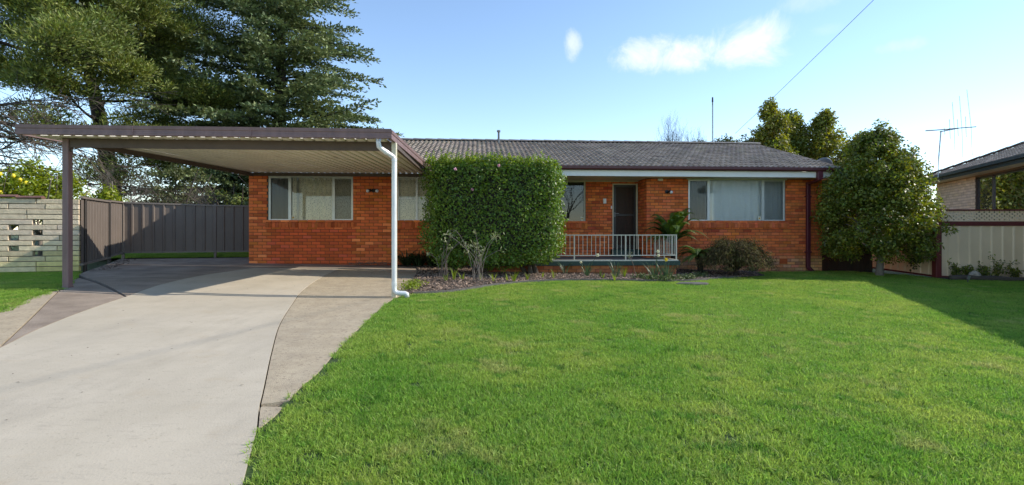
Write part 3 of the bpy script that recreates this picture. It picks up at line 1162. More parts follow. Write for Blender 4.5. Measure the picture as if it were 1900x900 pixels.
# entrance door
mb = MB()
u0, u1, w0, w1 = 10.29, 11.06, .33, 2.31
mb.box(u0, u0 + .03, RV + .001, RV + .12, w0, w1)
mb.box(u1 - .045, u1, RV - .004, RV + .12, w0, w1)
mb.box(u0 + .03, u1 - .045, RV + .001, RV + .12, w1 - .04, w1)
fr_ = mb.build('door_frame', M['cream_paint'], house)
mb = MB()
mb.box(u0 + .03, u1 - .045, RV + .075, RV + .11, w0, w1 - .04)
door = mb.build('door', M['door_panel'], house)
cu = (u0 + u1 - .015) / 2
for cw in (1.02, 1.72):
    for k, hw in enumerate((.27, .20, .13, .06)):
        mb = MB()
        t_ = .018
        y_ = RV + .075
        hh = hw * 1.05
        mb.box(cu - hw, cu + hw, y_ - .012, y_, cw - hh, cw - hh + t_)
        mb.box(cu - hw, cu + hw, y_ - .012, y_, cw + hh - t_, cw + hh)
        mb.box(cu - hw, cu - hw + t_, y_ - .012, y_, cw - hh + t_, cw + hh - t_)
        mb.box(cu + hw - t_, cu + hw, y_ - .012, y_, cw - hh + t_, cw + hh - t_)
        mb.build('door_moulding', M['door_panel'], door)
mb = MB()
y0 = RV + .015
sa, sb = u0 + .034, u1 - .049
mb.box(sa, sa + .07, y0, y0 + .03, w0 + .01, w1 - .045)
mb.box(sb - .06, sb, y0, y0 + .03, w0 + .01, w1 - .045)
mb.box(sa + .07, sb - .06, y0, y0 + .03, w1 - .115, w1 - .045)
mb.box(sa + .07, sb - .06, y0, y0 + .03, w0 + .01, w0 + .12)
mb.box(sa + .07, sb - .06, y0 + .004, y0 + .026, 1.33, 1.38)
sdoor = mb.build('screen_door', M['door'], house)
mb = MB()
mb.add([(sa + .07, y0 + .02, w0 + .12), (sb - .06, y0 + .02, w0 + .12), (sb - .06, y0 + .02, w1 - .115), (sa + .07, y0 + .02, w1 - .115)], [(0, 1, 2, 3)])
mb.build('security_mesh', mesh_screen('security_mesh', (.055, .030, .021), .42), sdoor)
mb = MB()
mb.box(sa + .015, sa + .055, y0 - .012, y0, 1.30, 1.44)
mb.bar((sa + .035, y0 - .035, 1.40), (sa + .15, y0 - .035, 1.40), .018, .018)
mb.bar((sa + .035, y0 - .035, 1.40), (sa + .035, y0, 1.40), .016, .016)
mb.build('handle', M['steel_dark'], sdoor)
mb = MB()
mb.cbox(10.22, 11.05, .47, RV - .002, .112, .322, .008)
mb.build('door_step', M['green_paint'], house)
mb = MB()
mb.cbox(9.995, 10.09, RV - .045, RV, 1.70, 1.85, .006)
mb.box(10.005, 10.035, RV - .052, RV - .045, 1.72, 1.83)
mb.build('number_box', M['white_paint'], house)
mb = MB()
mb.cbox(10.235, 10.272, RV - .025, RV, 1.54, 1.63, .005)
mb.build('door_bell', M['white_paint'], house)


def lamp(u, w, heads):
    mb = MB()
    mb.tube([(u, -.03, w), (u, 0, w)], .055, 12)
    base = mb.build('wall_light', M['black'], house)
    for du in heads:
        mb = MB()
        mb.tube([(u + du * .3, -.03, w), (u + du * .6, -.08, w + .005), (u + du * .7, -.10, w)], .016, 6)
        mb.tube([(u + du * .55, -.085, w + .005), (u + du * .75, -.10, w + .0), (u + du * 1.0, -.13, w - .01), (u + du * 1.3, -.16, w - .02)], [.03, .042, .046, .052], 10)
        h = mb.build('lamp_head', M['black'], base)
        mb = MB()
        p = Vector((u + du * 1.3, -.16, w - .02))
        d = Vector((du * .3, -.03, -.01)).normalized() if abs(du) > .02 else Vector((0, -1, -.2)).normalized()
        mb.tube([p - d * .01, p + d * .03, p + d * .05], [.046, .043, .02], 10)
        mb.build('lamp_bulb', M['bulb'], base)


lamp(3.35, 1.99, (-.09, .09))
lamp(11.66, 2.0, (.05,))
mb = MB()
mb.cbox(11.38, 11.52, -.10, -.012, WT - .075, WT - .012, .008)
mb.build('motion_sensor', M['fly'], house)
mb = MB()
mb.box(15.035, 15.27, -.006, .0, -.09, .065, (.45, .35, .4))
vent = mb.build('wall_vent', M['brick'], house)
for k in range(4):
    b = MB()
    b.bar((15.045, -.012, -.065 + .036 * k), (15.26, -.012, -.065 + .036 * k), .014, .016, (.9, .85, .9))
    b.build('louvre', M['brick'], vent)

# eaves
mb = MB()
mb.box(-.15, RU0, -.575, -.003, WT, WT + .012)
mb.box(RU0, RU1, -.575, RV - .003, WT, WT + .012)
mb.box(RU1, UEND + .12, -.575, -.003, WT, WT + .012)
mb.build('soffit', M['cream_paint'], house)
mb = MB()
mb.box(7.9, 9.47, RV - .02, RV + .03, WT - .012, WT - .001)
mb.box(RU0, RU1, RV - .03, RV - .004, WT - .03, WT - .001)
mb.box(12.25, 15.25, -.022, -.004, WT - .028, WT - .001)
mb.build('eave_trim', M['cream_paint'], house)
mb = MB()
mb.box(-.17, UEND + .14, -.600, -.576, WT - .008, WT + .150)
mb.build('fascia', M['white_paint'], house)
mb = MB()
gu = [(-.601, WT + .235), (-.601, WT + .158), (-.69, WT + .158), (-.715, WT + .19), (-.715, WT + .258), (-.70, WT + .264), (-.697, WT + .195), (-.682, WT + .17), (-.61, WT + .17), (-.61, WT + .235)]
n = len(gu)
vs = [(-.18, p[0], p[1]) for p in gu] + [(UEND + .15, p[0], p[1]) for p in gu]
mb.add(vs, [(k, (k + 1) % n, (k + 1) % n + n, k + n) for k in range(n)] + [tuple(range(n - 1, -1, -1)), tuple(range(n, 2 * n))])
mb.build('gutter', M['maroon'], house)

# roof
E0, E1 = (-.66, 2.625), (3.70, 4.02)
sl_len = math.hypot(E1[0] - E0[0], E1[1] - E0[1])
sd = ((E1[0] - E0[0]) / sl_len, (E1[1] - E0[1]) / sl_len)
sn = (-sd[1], sd[0])
UL, UR = -.17, UEND + .15
mb = MB()
bk = 2 * E1[0] - E0[0]
prof = [(E0[0], E0[1] - .01), (E1[0], E1[1] - .01), (bk, E0[1] - .01), (bk, E0[1] - .05), (E1[0], E1[1] - .06), (E0[0], E0[1] - .05)]
vs = [(UL + .02, p[0], p[1]) for p in prof] + [(UR - .02, p[0], p[1]) for p in prof]
mb.add(vs, [(k, (k + 1) % 6, (k + 1) % 6 + 6, k + 6) for k in range(6)] + [(5, 4, 1, 0), (4, 3, 2, 1), (6, 7, 10, 11), (7, 8, 9, 10)])
roof = mb.build('roof', M['tile'], house)
TW, GA = .30, .322
nrow = int(sl_len / GA) + 1
GA = sl_len / nrow
SEG = 10


def tile_geo(mb, u, r, col, dz=0.0):
    """one double-roll tile: wavy face, thick front edge"""
    s0, s1 = r * GA, (r + 1) * GA + .03
    vs = []
    for (s, lift) in ((s0, .026), (s1, .002)):
        for i in range(SEG + 1):
            x = u + TW * i / SEG
            hgt = lift + dz + .036 * (.5 - .5 * math.cos(2 * math.pi * i / SEG * 2)) ** .8
            vs.append((x, E0[0] + sd[0] * s + sn[0] * hgt, E0[1] + sd[1] * s + sn[1] * hgt))
    for i in range(SEG + 1):
        x = u + TW * i / SEG
        hgt = .004
        vs.append((x, E0[0] + sd[0] * s0 + sn[0] * hgt, E0[1] + sd[1] * s0 + sn[1] * hgt))
    n1 = SEG + 1
    fs = [(i, i + 1, n1 + i + 1, n1 + i) for i in range(SEG)] + [(2 * n1 + i, 2 * n1 + i + 1, i + 1, i) for i in range(SEG)]
    fs += [(2 * n1, 0, n1), (2 * n1 + SEG, n1 + SEG, SEG)]
    mb.add(vs, fs, col)


def tile_col():
    k = brick_rnd.gauss(1, .10)
    return (k, k * brick_rnd.gauss(1, .02), k * brick_rnd.gauss(1, .03))


tvars = []
for i in range(10):
    b = MB()
    tile_geo(b, 0, 0, tile_col())
    me = b.mesh('roof_tile')
    me.materials.append(M['tile'])
    tvars.append(me)
ncol = int((UR - UL) / TW)
TW_ = (UR - UL) / ncol
mb = MB()
cnt = 0
for r in range(nrow):
    for c_ in range(ncol):
        u = UL + c_ * TW_
        if r < 9 and 8.0 < u < UR and cnt < 299:
            cnt += 1
            o = link('roof_tile', brick_rnd.choice(tvars), roof, (u, sd[0] * r * GA, sd[1] * r * GA + brick_rnd.uniform(-.003, .003)))
        else:
            tile_geo(mb, u, r, tile_col(), brick_rnd.uniform(-.003, .003))
tag(mb.build('roof_tiles', M['tile'], house), kind='stuff')
nrc = 40
for i in range(nrc):
    a = UL + (UR - UL) * i / nrc
    b = UL + (UR - UL) * (i + 1) / nrc + .03
    mb = MB()
    vs = []
    for x, k in ((a, .0), (b, .016)):
        for t in range(6):
            an = math.pi * t / 5
            vs.append((x, E1[0] + .13 * math.cos(an), E1[1] + .035 + (.075 - k) * math.sin(an) + .012 * (brick_rnd.random() - .5) * 0))
    mb.add(vs, [(t, t + 1, t + 7, t + 6) for t in range(5)] + [(5, 4, 3, 2, 1, 0), (6, 7, 8, 9, 10, 11)], tile_col())
    mb.build('ridge_cap', M['ridge'], roof)
# gable ends
for uu in (0.02, UEND - .22):
    mb = MB()
    vs = [(uu, .0, WT + .02), (uu, DEPTH, WT + .02), (uu, E1[0], E1[1] - .07), (uu + .2, .0, WT + .02), (uu + .2, DEPTH, WT + .02), (uu + .2, E1[0], E1[1] - .07)]
    mb.add(vs, [(0, 1, 2), (5, 4, 3), (0, 3, 4, 1), (1, 4, 5, 2), (2, 5, 3, 0)])
    mb.build('gable', M['cream_paint'], house)
for uu in (UL - .005, UR - .02):
    for s_ in (1, -1):
        e0 = E0 if s_ > 0 else (bk, E0[1])
        mb = MB()
        vs = []
        for x in (uu, uu + .022):
            vs += [(x, e0[0], e0[1] - .16), (x, e0[0], e0[1] + .005), (x, E1[0], E1[1] + .02), (x, E1[0], E1[1] - .15)]
        mb.add(vs, [(0, 1, 2, 3), (7, 6, 5, 4), (0, 4, 5, 1), (1, 5, 6, 2), (2, 6, 7, 3), (3, 7, 4, 0)])
        mb.build('barge_board', M['white_paint'], house)
mb = MB()
mb.box(UEND + .003, UR - .02, -.57, DEPTH + .3, WT + .001, WT + .014)
mb.build('soffit', M['cream_paint'], house)
mb = MB()
mb.tube([(6.95, 3.2, 3.7), (6.95, 3.2, 4.30)], .035, 8)
mb.tube([(6.95, 3.2, 4.28), (6.95, 3.2, 4.34)], .06, 8)
mb.build('vent_pipe', M['steel_dark'], house)

# maroon downpipe at the right end
mb = MB()
mb.cbox(15.73, 15.875, -.71, -.605, WT - .075, WT + .157, .006)
mb.bar((15.80, -.66, WT - .07), (15.86, -.10, WT - .14), .085, .06)
mb.cbox(15.81, 15.91, -.115, -.022, -.20, WT - .10, .008)
mb.bar((15.86, -.07, -.19), (15.90, -.22, -.31), .085, .085)
dpipe = mb.build('downpipe', M['maroon_pvc'], house)
for w_ in (1.86, .24):
    b = MB()
    b.box(15.785, 15.935, -.122, -.004, w_, w_ + .035)
    b.build('pipe_bracket', M['maroon_pvc'], dpipe)

# ------------------------------------------------------------------ porch and railing (same local frame as the house)


def hthing(name, p, label, cat, group=None):
    o = thing(name, HM @ Vector(p), label, cat, group, HRZ)
    ORIGIN[o.name] = Vector(p)
    return o


PU0, PU1, PV = 6.4, 11.37, -1.70
porch = hthing('front_porch', (9, -.85, -.45), 'low brick porch with dark green painted slab edge below the front door', 'porch')
mb = MB()
mb.box(PU0, PU1 - .006, PV + .006, -.003, .012, .106)
mb.box(RU0 + .003, RU1 - .003, -.0031, RV - .003, .012, .1061)
mb.build('porch_floor', M['porch_floor'], porch)
mb = MB()
mb.box(PU0, PU1, PV - .012, PV + .0055, .0, .110)
mb.box(PU1 - .0055, PU1 + .012, PV + .0055, -.005, .0, .110)
mb.build('slab_edge', M['green_paint'], porch)
mb = MB()
mb.box(PU0 + .05, PU1 - .08, PV + .075, -.01, -.8, .011)
pb = mb.build('porch_base', M['mortar'], porch)
F_pf = lambda s, d, w: (s, PV + .066 - d, w)
F_ps = lambda s, d, w: (PU1 - .072 + d, s, w)
store = []
for k in range(8):
    w0 = -.004 - (k + 1) * BH
    st = PU0 + .05 - (BL / 2 if k % 2 else 0)
    while st < PU1 - .075:
        a, b = max(st, PU0 + .05), min(st + BL - J, PU1 - .075)
        if b - a > .03:
            store.append((a, b, w0, w0 + BH - J, F_pf))
        st += BL
    st = PV + .09 - (0 if k % 2 else BL / 2)
    while st < -.02:
        a, b = max(st, PV + .09), min(st + BL - J, -.02)
        if b - a > .03:
            store.append((a, b, w0, w0 + BH - J, F_ps))
        st += BL
for a, b, w0, w1, fr in store:
    mb = MB()
    c_ = brick_colour(5, 1.5, 'x')
    one_brick(mb, a, b, w0, w1, fr, (c_[0] * .62, c_[1] * .85, c_[2] * 1.15))
    mb.build('brick', M['brick'], pb)

rail = hthing('porch_railing', (9, -1.6, .11), 'cream painted steel porch railing with thin upright bars', 'railing')
RVV = -1.645
RTOP, RLOW = .765, .25
pu = [11.29, 9.975, 8.66, 7.345]
mb = MB()
mb.bar((PU0 + .1, RVV, RTOP), (11.305, RVV, RTOP), .03, .022)
mb.build('top_rail', M['rail'], rail)
mb = MB()
mb.bar((11.29, RVV + .016, RTOP), (11.29, -.003, RTOP), .03, .022)
mb.build('top_rail', M['rail'], rail)
mb = MB()
mb.bar((PU0 + .1, RVV, RLOW), (11.28, RVV, RLOW), .024, .022)
mb.build('bottom_rail', M['rail'], rail)
mb = MB()
mb.bar((11.29, RVV + .013, RLOW), (11.29, -.003, RLOW), .024, .022)
mb.build('bottom_rail', M['rail'], rail)
mb = MB()
mb.bar((PU0 + .1, RVV - .02, .125), (11.33, RVV - .02, .125), .05, .03)
mb.build('base_strip', M['rail'], rail)
mb = MB()
mb.bar((11.31, RVV + .006, .125), (11.31, -.003, .125), .05, .03)
mb.build('base_strip', M['rail'], rail)
for u in pu:
    mb = MB()
    mb.box(u - .015, u + .015, RVV - .015, RVV + .015, .14, RTOP - .012)
    mb.build('post', M['rail'], rail)
bal = MB()
bal.box(-.0058, .0058, -.0058, .0058, RLOW + .011, RTOP - .011)
balme = bal.mesh('baluster')
balme.materials.append(M['rail'])
off = ORIGIN[rail.name]
allp = sorted(pu) + []
for i in range(len(allp) - 1):
    for k in range(1, 12):
        u = allp[i] + (allp[i + 1] - allp[i]) * k / 12
        link('baluster', balme, rail, (u - off.x, RVV - off.y, -off.z))
for k in range(1, 7):
    link('baluster', balme, rail, (allp[0] - .11 * k - off.x, RVV - off.y, -off.z))
for k in range(1, 14):
    v_ = RVV + (-.02 - RVV) * k / 14
    link('baluster', balme, rail, (11.29 - off.x, v_ - off.y, -off.z))
for v_ in (-.80, -.03):
    mb = MB()
    mb.box(11.277, 11.303, v_ - .022, v_ + .022, .14, RTOP - .012)
    mb.build('post', M['rail'], rail)

# ------------------------------------------------------------------ carport
FL, FR = Vector((-7.65, 8.0, 0)), Vector((-2.02, 8.36, 0))
BLc, BRc = HM @ Vector((.15, -.73, 0)), HM @ Vector((5.02, -.73, 0))
BLc.z = BRc.z = 0
ZF, ZB = 3.02, 3.035
cp = thing('carport', (-4.6, 8.6, g(-4.6, 8.6)), 'flat roofed steel carport with brown fascia over the driveway', 'carport')


def cpt(s, t, z):
    """point on the roof: s across 0..1 (left to right), t from front to back"""
    a = FL.lerp(FR, s)
    b = BLc.lerp(BRc, s)
    p = a.lerp(b, t)
    return Vector((p.x, p.y, ZF + (ZB - ZF) * t + z))


NR = 32
for k in range(8):
    mb = MB()
    sec = []
    for i in range(NR // 8):
        j = k * (NR // 8) + i
        for f, z in ((.0, 0), (.62, 0), (.70, .026), (.90, .026)):
            sec.append(((j + f) / NR, z))
    sec.append(((k + 1) * (NR // 8) / NR, 0))
    vs = []
    for t in (.012, .35, .70, .994):
        for s_, z in sec:
            vs.append(cpt(.006 + s_ * .988, t, z - .002 * math.sin(t * 9 + k)))
    n = len(sec)
    for r in range(3):
        mb.add(vs[r * n:(r + 2) * n], [(i, i + 1, n + i + 1, n + i) for i in range(n - 1)])
    mb.build('roof_sheet', M['sheet'], cp)


def trim(p, q, zb, zt, outd, m, name='fascia'):
    """folded steel gutter board with three shallow bands"""
    mb = MB()
    o_ = Vector(outd)
    h = (zt - zb)
    prof = [(0, 0), (.055, 0), (.058, .004), (.058, h * .30), (.050, h * .33), (.050, h * .60), (.060, h * .66), (.064, h), (.048, h), (.046, .02), (0, .02)]
    n = len(prof)
    vs = []
    for e in (p, q):
        for a, z in prof:
            vs.append((e[0] + o_.x * a, e[1] + o_.y * a, zb + z))
    mb.add(vs, [(k, (k + 1) % n, (k + 1) % n + n, k + n) for k in range(n)] + [tuple(range(n - 1, -1, -1)), tuple(range(n, 2 * n))])
    return mb.build(name, m, cp)


fd = (FR - FL).normalized()
fn = Vector((fd.y, -fd.x, 0))
trim(FL - fd * .06, FR + fd * .06, 3.015, 3.168, fn, M['fascia_brown'])
rd = (BRc - FR).normalized()
trim(FR + Vector((0, .003, 0)), BRc - rd * .01, 3.010, 3.160, Vector((rd.y, -rd.x, 0)), M['fascia_brown'])
ld = (BLc - FL).normalized()
trim(FL + Vector((0, .003, 0)), BLc - ld * .01, 3.012, 3.160, Vector((-ld.y, ld.x, 0)), M['fascia_brown'])
LP, RP = Vector((-7.24, 8.34, 0)), Vector((-2.0, 8.70, 0))
mb = MB()
mb.bar((LP.x + .05, LP.y, 2.945), (RP.x - .04, RP.y, 2.945), .05, .146)
mb.build('front_beam', M['brown_beam'], cp)
lb, rb = cpt(.06, .99, 0), cpt(.985, .99, 0)
mb = MB()
mb.bar((LP.x + .02, LP.y + .06, 2.975), (lb.x, lb.y, 2.975), .05, .086)
mb.build('side_beam', M['brown_beam'], cp)
mb = MB()
mb.bar((RP.x, RP.y + .05, 2.975), (rb.x, rb.y, 2.975), .05, .086)
mb.build('side_beam', M['brown_beam'], cp)
l2, r2 = cpt(.07, .985, 0), cpt(.98, .985, 0)
mb = MB()
mb.bar((l2.x, l2.y, 2.985), (r2.x, r2.y, 2.985), .05, .085)
mb.build('back_beam', M['brown_beam'], cp)
zl = g(LP.x, LP.y)
mb = MB()
mb.cbox(LP.x - .05, LP.x + .05, LP.y - .05, LP.y + .05, zl - .06, 3.016, .008)
mb.cbox(LP.x - .055, LP.x + .055, LP.y - .055, LP.y + .055, zl - .05, zl + .012, .004)
mb.build('post', M['fascia_brown'], cp)
zr = g(RP.x, RP.y)
mb = MB()
mb.cbox(RP.x - .04, RP.x + .04, RP.y - .04, RP.y + .04, zr - .06, 3.012, .006)
mb.build('post', M['cream_paint'], cp)
px_, py_ = -1.975, 8.585
pts = [(-2.19, 8.40, 3.02), (-2.19, 8.40, 2.95), (-2.185, 8.41, 2.90), (-2.15, 8.44, 2.865), (-2.04, 8.54, 2.79), (-1.99, 8.575, 2.755), (px_, py_, 2.70), (px_, py_, 1.6), (px_, py_, .56), (-1.965, py_, .50), (-1.93, py_, .475), (-1.86, py_, .468), (-1.79, py_, .466), (-1.765, py_, .455), (-1.76, py_, .40)]
mb = MB()
mb.tube(pts, .041, 12)
dp = mb.build('downpipe', M['pipe_white'], cp, smooth=True)
for z_ in (2.68, .60):
    mb = MB()
    mb.tube([(px_, py_, z_), (px_, py_, z_ + .05)], .046, 12)
    mb.build('pipe_collar', M['pipe_white'], dp)
mb = MB()
mb.tube([(-2.075, 8.508, 2.812), (-2.105, 8.481, 2.832)], .046, 12)
mb.build('pipe_collar', M['pipe_white'], dp)

for p_, sx in ((LP, 1), (RP, -1)):
    mb = MB()
    mb.box(p_.x + sx * .056 - .004, p_.x + sx * .056 + .004, p_.y - .034, p_.y + .034, 2.80, 3.01)
    b_ = mb.build('beam_bracket', M['brown_beam'], cp)
    mb = MB()
    for z_ in (2.83, 2.91, 2.97):
        mb.tube([(p_.x + sx * .060, p_.y, z_), (p_.x + sx * .070, p_.y, z_)], .011, 6)
    mb.build('bolts', M['steel'], b_)
for f_ in (.30, .62):
    p_ = FL.lerp(FR, f_)
    mb = MB()
    q_ = p_ + fn * .066
    mb.bar(q_ - fd * .006 + Vector((0, 0, 3.017)), q_ - fd * .006 + Vector((0, 0, 3.166)), .012, .006, up=fn)
    mb.build('fascia_joint', M['fascia_brown'], cp)

# ------------------------------------------------------------------ fences


def steel_run(fence, p, q, zb, zt, m_sheet, m_rail, flip=1, nsheet=3, rib=.26):
    """ribbed sheets between two rails from p to q; zb, zt: (at p, at q)"""
    p, q = Vector((*p, 0)), Vector((*q, 0))
    d = q - p
    L = d.length
    d.normalize()
    nv = Vector((d.y, -d.x, 0)) * flip
    nr = max(1, round(L / rib))
    per = max(1, nr // nsheet)
    i = 0
    while i < nr:
        j = min(nr, i + per)
        if nr - j < per * .5:
            j = nr
        sec = []
        for k in range(i, j):
            for f, o in ((0, 0), (.70, 0), (.78, .030), (.92, .030)):
                sec.append(((k + f) / nr, o))
        sec.append((j / nr, 0))
        mb = MB()
        vs = []
        for a in (0, 1):
            for f, o in sec:
                pt = p + d * (L * f) + nv * o
                z = (zb[0] + (zb[1] - zb[0]) * f + .03) if a == 0 else (zt[0] + (zt[1] - zt[0]) * f - .02)
                vs.append((pt.x, pt.y, z))
        n = len(sec)
        mb.add(vs, [(k, k + 1, n + k + 1, n + k) for k in range(n - 1)])
        mb.build('fence_sheet', m_sheet, fence)
        i = j
    for zz in (zb, zt):
        mb = MB()
        o_ = .022 if zz is zb else -.022
        mb.bar((p.x, p.y, zz[0] + o_), (q.x, q.y, zz[1] + o_), .075, .044)
        mb.build('rail', m_rail, fence)


def fpost(fence, x, y, z0, z1, m, w=.062, cap=False):
    mb = MB()
    mb.cbox(x - w / 2, x + w / 2, y - w / 2, y + w / 2, z0, z1, .006)
    o = mb.build('post', m, fence)
    if cap:
        b = MB()
        b.cbox(x - w / 2 - .006, x + w / 2 + .006, y - w / 2 - .006, y + w / 2 + .006, z1 + .0005, z1 + .02, .004)
        b.build('post_cap', m, o)


sf = thing('side_fence', (-10.3, 12.9, g(-10.3, 12.9)), 'grey brown ribbed steel side fence receding from the block wall', 'fence')
q0, q1, q2, q3 = (-9.43, 11.20), (-9.55, 11.45), (-10.58, 13.45), (-11.12, 14.60)
steel_run(sf, q0, q1, (.76, .77), (2.275, 2.275), M['fence_grey'], M['fence_rail'], -1, 1)
steel_run(sf, q1, q2, (.77, .80), (2.275, 2.315), M['fence_grey'], M['fence_rail'], -1, 3)
steel_run(sf, q2, q3, (.83, .875), (2.330, 2.360), M['fence_grey'], M['fence_rail'], -1, 2)
for p, zt in ((q1, 2.29), (q2, 2.345)):
    fpost(sf, p[0], p[1], g(*p) - .1, zt, M['fence_post'])
bf = thing('back_fence', (-9, 15.5, g(-9, 15.5)), 'dark grey steel panel fence closing the back of the carport', 'fence')
b0, b1, b2 = (-11.12, 14.64), (-8.98, 15.5), (-6.85, 16.38)
steel_run(bf, b0, b1, (.885, .880), (2.355, 2.315), M['fence_grey'], M['fence_rail'], 1, 3)
steel_run(bf, b1, b2, (.880, .875), (2.315, 2.315), M['fence_grey'], M['fence_rail'], 1, 3)
for p in (b0, b1, b2):
    fpost(bf, p[0], p[1], g(*p) - .1, 2.35, M['fence_rail'])

# lattice topped fence at the right
rf = thing('lattice_fence', (13, 13.6, g(13, 13.6)), 'beige ribbed steel fence with maroon posts and a lattice top', 'fence')
FY = 13.62
c0 = (11.30, FY)


def lattice(fence, p, q, z0, z1, m):
    p, q = Vector((*p, 0)), Vector((*q, 0))
    d = q - p
    L = d.length
    d.normalize()
    nv = Vector((d.y, -d.x, 0))
    h = z1 - z0
    step = .135
    for lay_, sg in ((0, 1), (1, -1)):
        k = -int(h / step) - 1
        while k * step < L:
            s0 = k * step
            a, b = (s0, z0), (s0 + h * 1.34, z1)
            if sg < 0:
                a, b = (s0, z1), (s0 + h * 1.34, z0)
            # clip to the panel
            def cut(pq, s):
                (sa, za), (sb, zb_) = pq
                f = (s - sa) / (sb - sa)
                return (s, za + (zb_ - za) * f)
            if b[0] > 0.02 and a[0] < L - .02:
                aa = cut((a, b), 0) if a[0] < 0 else a
                bb = cut((a, b), L) if b[0] > L else b
                P = p + d * aa[0] + nv * (.006 * lay_ * 1.1)
                Q = p + d * bb[0] + nv * (.006 * lay_ * 1.1)
                mb = MB()
                mb.bar((P.x, P.y, aa[1]), (Q.x, Q.y, bb[1]), .005, .046)
                mb.build('lattice_slat', m, fence)
            k += 1


zb_ = lambda x: g(x, FY) + .02
xs = [11.30, 13.72, 14.50]
for a, b in zip(xs[:-1], xs[1:]):
    steel_run(rf, (a + .06, FY), (b - .03, FY), (zb_(a), zb_(b)), (1.70, 1.70), M['fence_beige'], M['fence_maroon'], 1, 3, .275)
    if a < 14.4:
        lattice(rf, (a + .06, FY), (b - .03, FY), 1.775, 2.055, M['fence_beige'])
    mb = MB()
    mb.bar((a + .06, FY, 2.075), (b - .03, FY, 2.075), .07, .04)
    mb.build('rail', M['fence_maroon'], rf)
    mb = MB()
    mb.bar((a + .06, FY, 1.738), (b - .03, FY, 1.738), .055, .074)
    mb.build('rail', M['fence_maroon'], rf)
    mb = MB()
    mb.bar((a + .06, FY - .004, 1.79), (b - .03, FY - .004, 1.79), .03, .03)
    mb.build('lattice_frame', M['fence_beige'], rf)
for x_ in xs:
    fpost(rf, x_ - .0, FY, g(x_, FY) - .1, 2.12, M['fence_maroon'], .15 if x_ < 12 else .075, True)
rr = thing('return_fence', (11.3, 14.6, g(11.3, 14.6)), 'beige steel fence running back behind the camellia tree', 'fence')
r0, r1_ = (11.36, FY + .09), (11.36, 16.2)
steel_run(rr, r0, r1_, (g(*r0) + .02, g(*r1_) + .02), (1.70, 1.70), M['fence_beige'], M['fence_maroon'], 1, 3, .275)
lattice(rr, r1_, r0, 1.735, 2.055, M['fence_beige'])
mb = MB()
mb.bar((r0[0], r0[1], 2.075), (r1_[0], r1_[1], 2.075), .07, .04)
mb.build('rail', M['fence_maroon'], rr)
gt = thing('side_gate', (10.2, 16.1, g(10.2, 16.1)), 'dark timber paling gate in deep shade beside the house', 'gate')
pal = MB()
pal.cbox(-.069, .069, -.012, .012, 0, 1.9, .004)
pm = pal.mesh('paling')
pm.materials.append(M['timber_dark'])
off = ORIGIN[gt.name]
k = 0
x_ = 9.17
while x_ < 11.28:
    link('paling', pm, gt, (x_ - off.x, 16.1 - off.y + (.006 if k % 2 else 0), g(x_, 16.1) - .16 - off.z + rnd.uniform(-.02, .02)))
    x_ += .14
    k += 1
for z_ in (.75, 1.75):
    mb = MB()
    mb.bar((9.2, 16.15, z_), (11.24, 16.15, z_), .05, .09)
    mb.build('gate_rail', M['timber_dark'], gt)

# ------------------------------------------------------------------ split block garden wall
bw = thing('block_wall', (-11, 11, .6), 'pale split block garden wall with rows of open holes and moss at its foot', 'wall')
a8 = R(17)
BO = Vector((-9.44, 11.17, .535))
bd = Vector((-math.cos(a8), -math.sin(a8), 0))
bn = Vector((math.sin(a8), -math.cos(a8), 0))


def bpt(s, d, z):
    p = BO + bd * s + bn * d
    return (p.x, p.y, BO.z + z)


def bblock(mb, s0, s1, z0, z1, d0, d1, col=None, ch=.006):
    a = [bpt(s0 + ch, d1, z0 + ch), bpt(s1 - ch, d1, z0 + ch), bpt(s1 - ch, d1, z1 - ch), bpt(s0 + ch, d1, z1 - ch)]
    b = [bpt(s0, d1 - ch, z0), bpt(s1, d1 - ch, z0), bpt(s1, d1 - ch, z1), bpt(s0, d1 - ch, z1)]
    c = [bpt(s0, d0, z0), bpt(s1, d0, z0), bpt(s1, d0, z1), bpt(s0, d0, z1)]
    fs = [(3, 2, 1, 0), (8, 9, 10, 11)]
    for i in range(4):
        j = (i + 1) % 4
        fs += [(i, j, j + 4, i + 4), (i + 4, j + 4, j + 8, i + 8)]
    mb.add(a + b + c, fs, col)


PH, SEND = .112, 4.6
mort = MB()
br = random.Random(9)
for k in range(15):                         # k = 0 is the top course
    z0 = (14 - k) * PH
    z1 = z0 + PH - .014
    perf = 4 <= k <= 10
    segs = []
    if perf:
        hs = .66 if k % 2 == 0 else 1.075
        cuts = [.128]
        if k % 2:
            cuts.append(.40 if k % 4 == 1 else .36)
        s = hs
        while s < SEND:
            segs.append((cuts[-1], s)) if not (len(cuts) > 1 and s == hs) else segs.extend([(cuts[0], cuts[1]), (cuts[1], s)])
            cuts = [s + .165]
            s += .84
        segs.append((cuts[-1], SEND))
        segs.insert(0, (0, .128))
    else:
        st = .128 + br.choice((.16, .33, .48, .64))
        cc = [0, .128]
        while st < SEND:
            cc.append(st)
            st += .64
        cc.append(SEND)
        segs = list(zip(cc[:-1], cc[1:]))
    for a, b in segs:
        if b - a < .03:
            continue
        t = br.gauss(1, .09)
        col = [t, t, t * br.gauss(1, .04)]
        if k > 7 and a < 1.4:
            f = min(1, (k - 7) / 5) * (1 - a / 1.6)
            col = [col[0] * (1 - .05 * f), col[1] * (1 - .0 * f), col[2] * (1 - .45 * f)]
        mb = MB()
        bblock(mb, a + .007, b - .007, z0, z1, -.10, br.uniform(-.002, .007), tuple(col))
        mb.build('block', M['block'], bw)
        bblock(mort, b - .008, b + .008, z0, z1, -.095, -.018)
    if k:
        bblock(mort, .004, SEND, z1 - .001, z1 + .015, -.098, -.017)
mort.build('mortar', M['block_mortar'], bw)
s = .66
i = 0
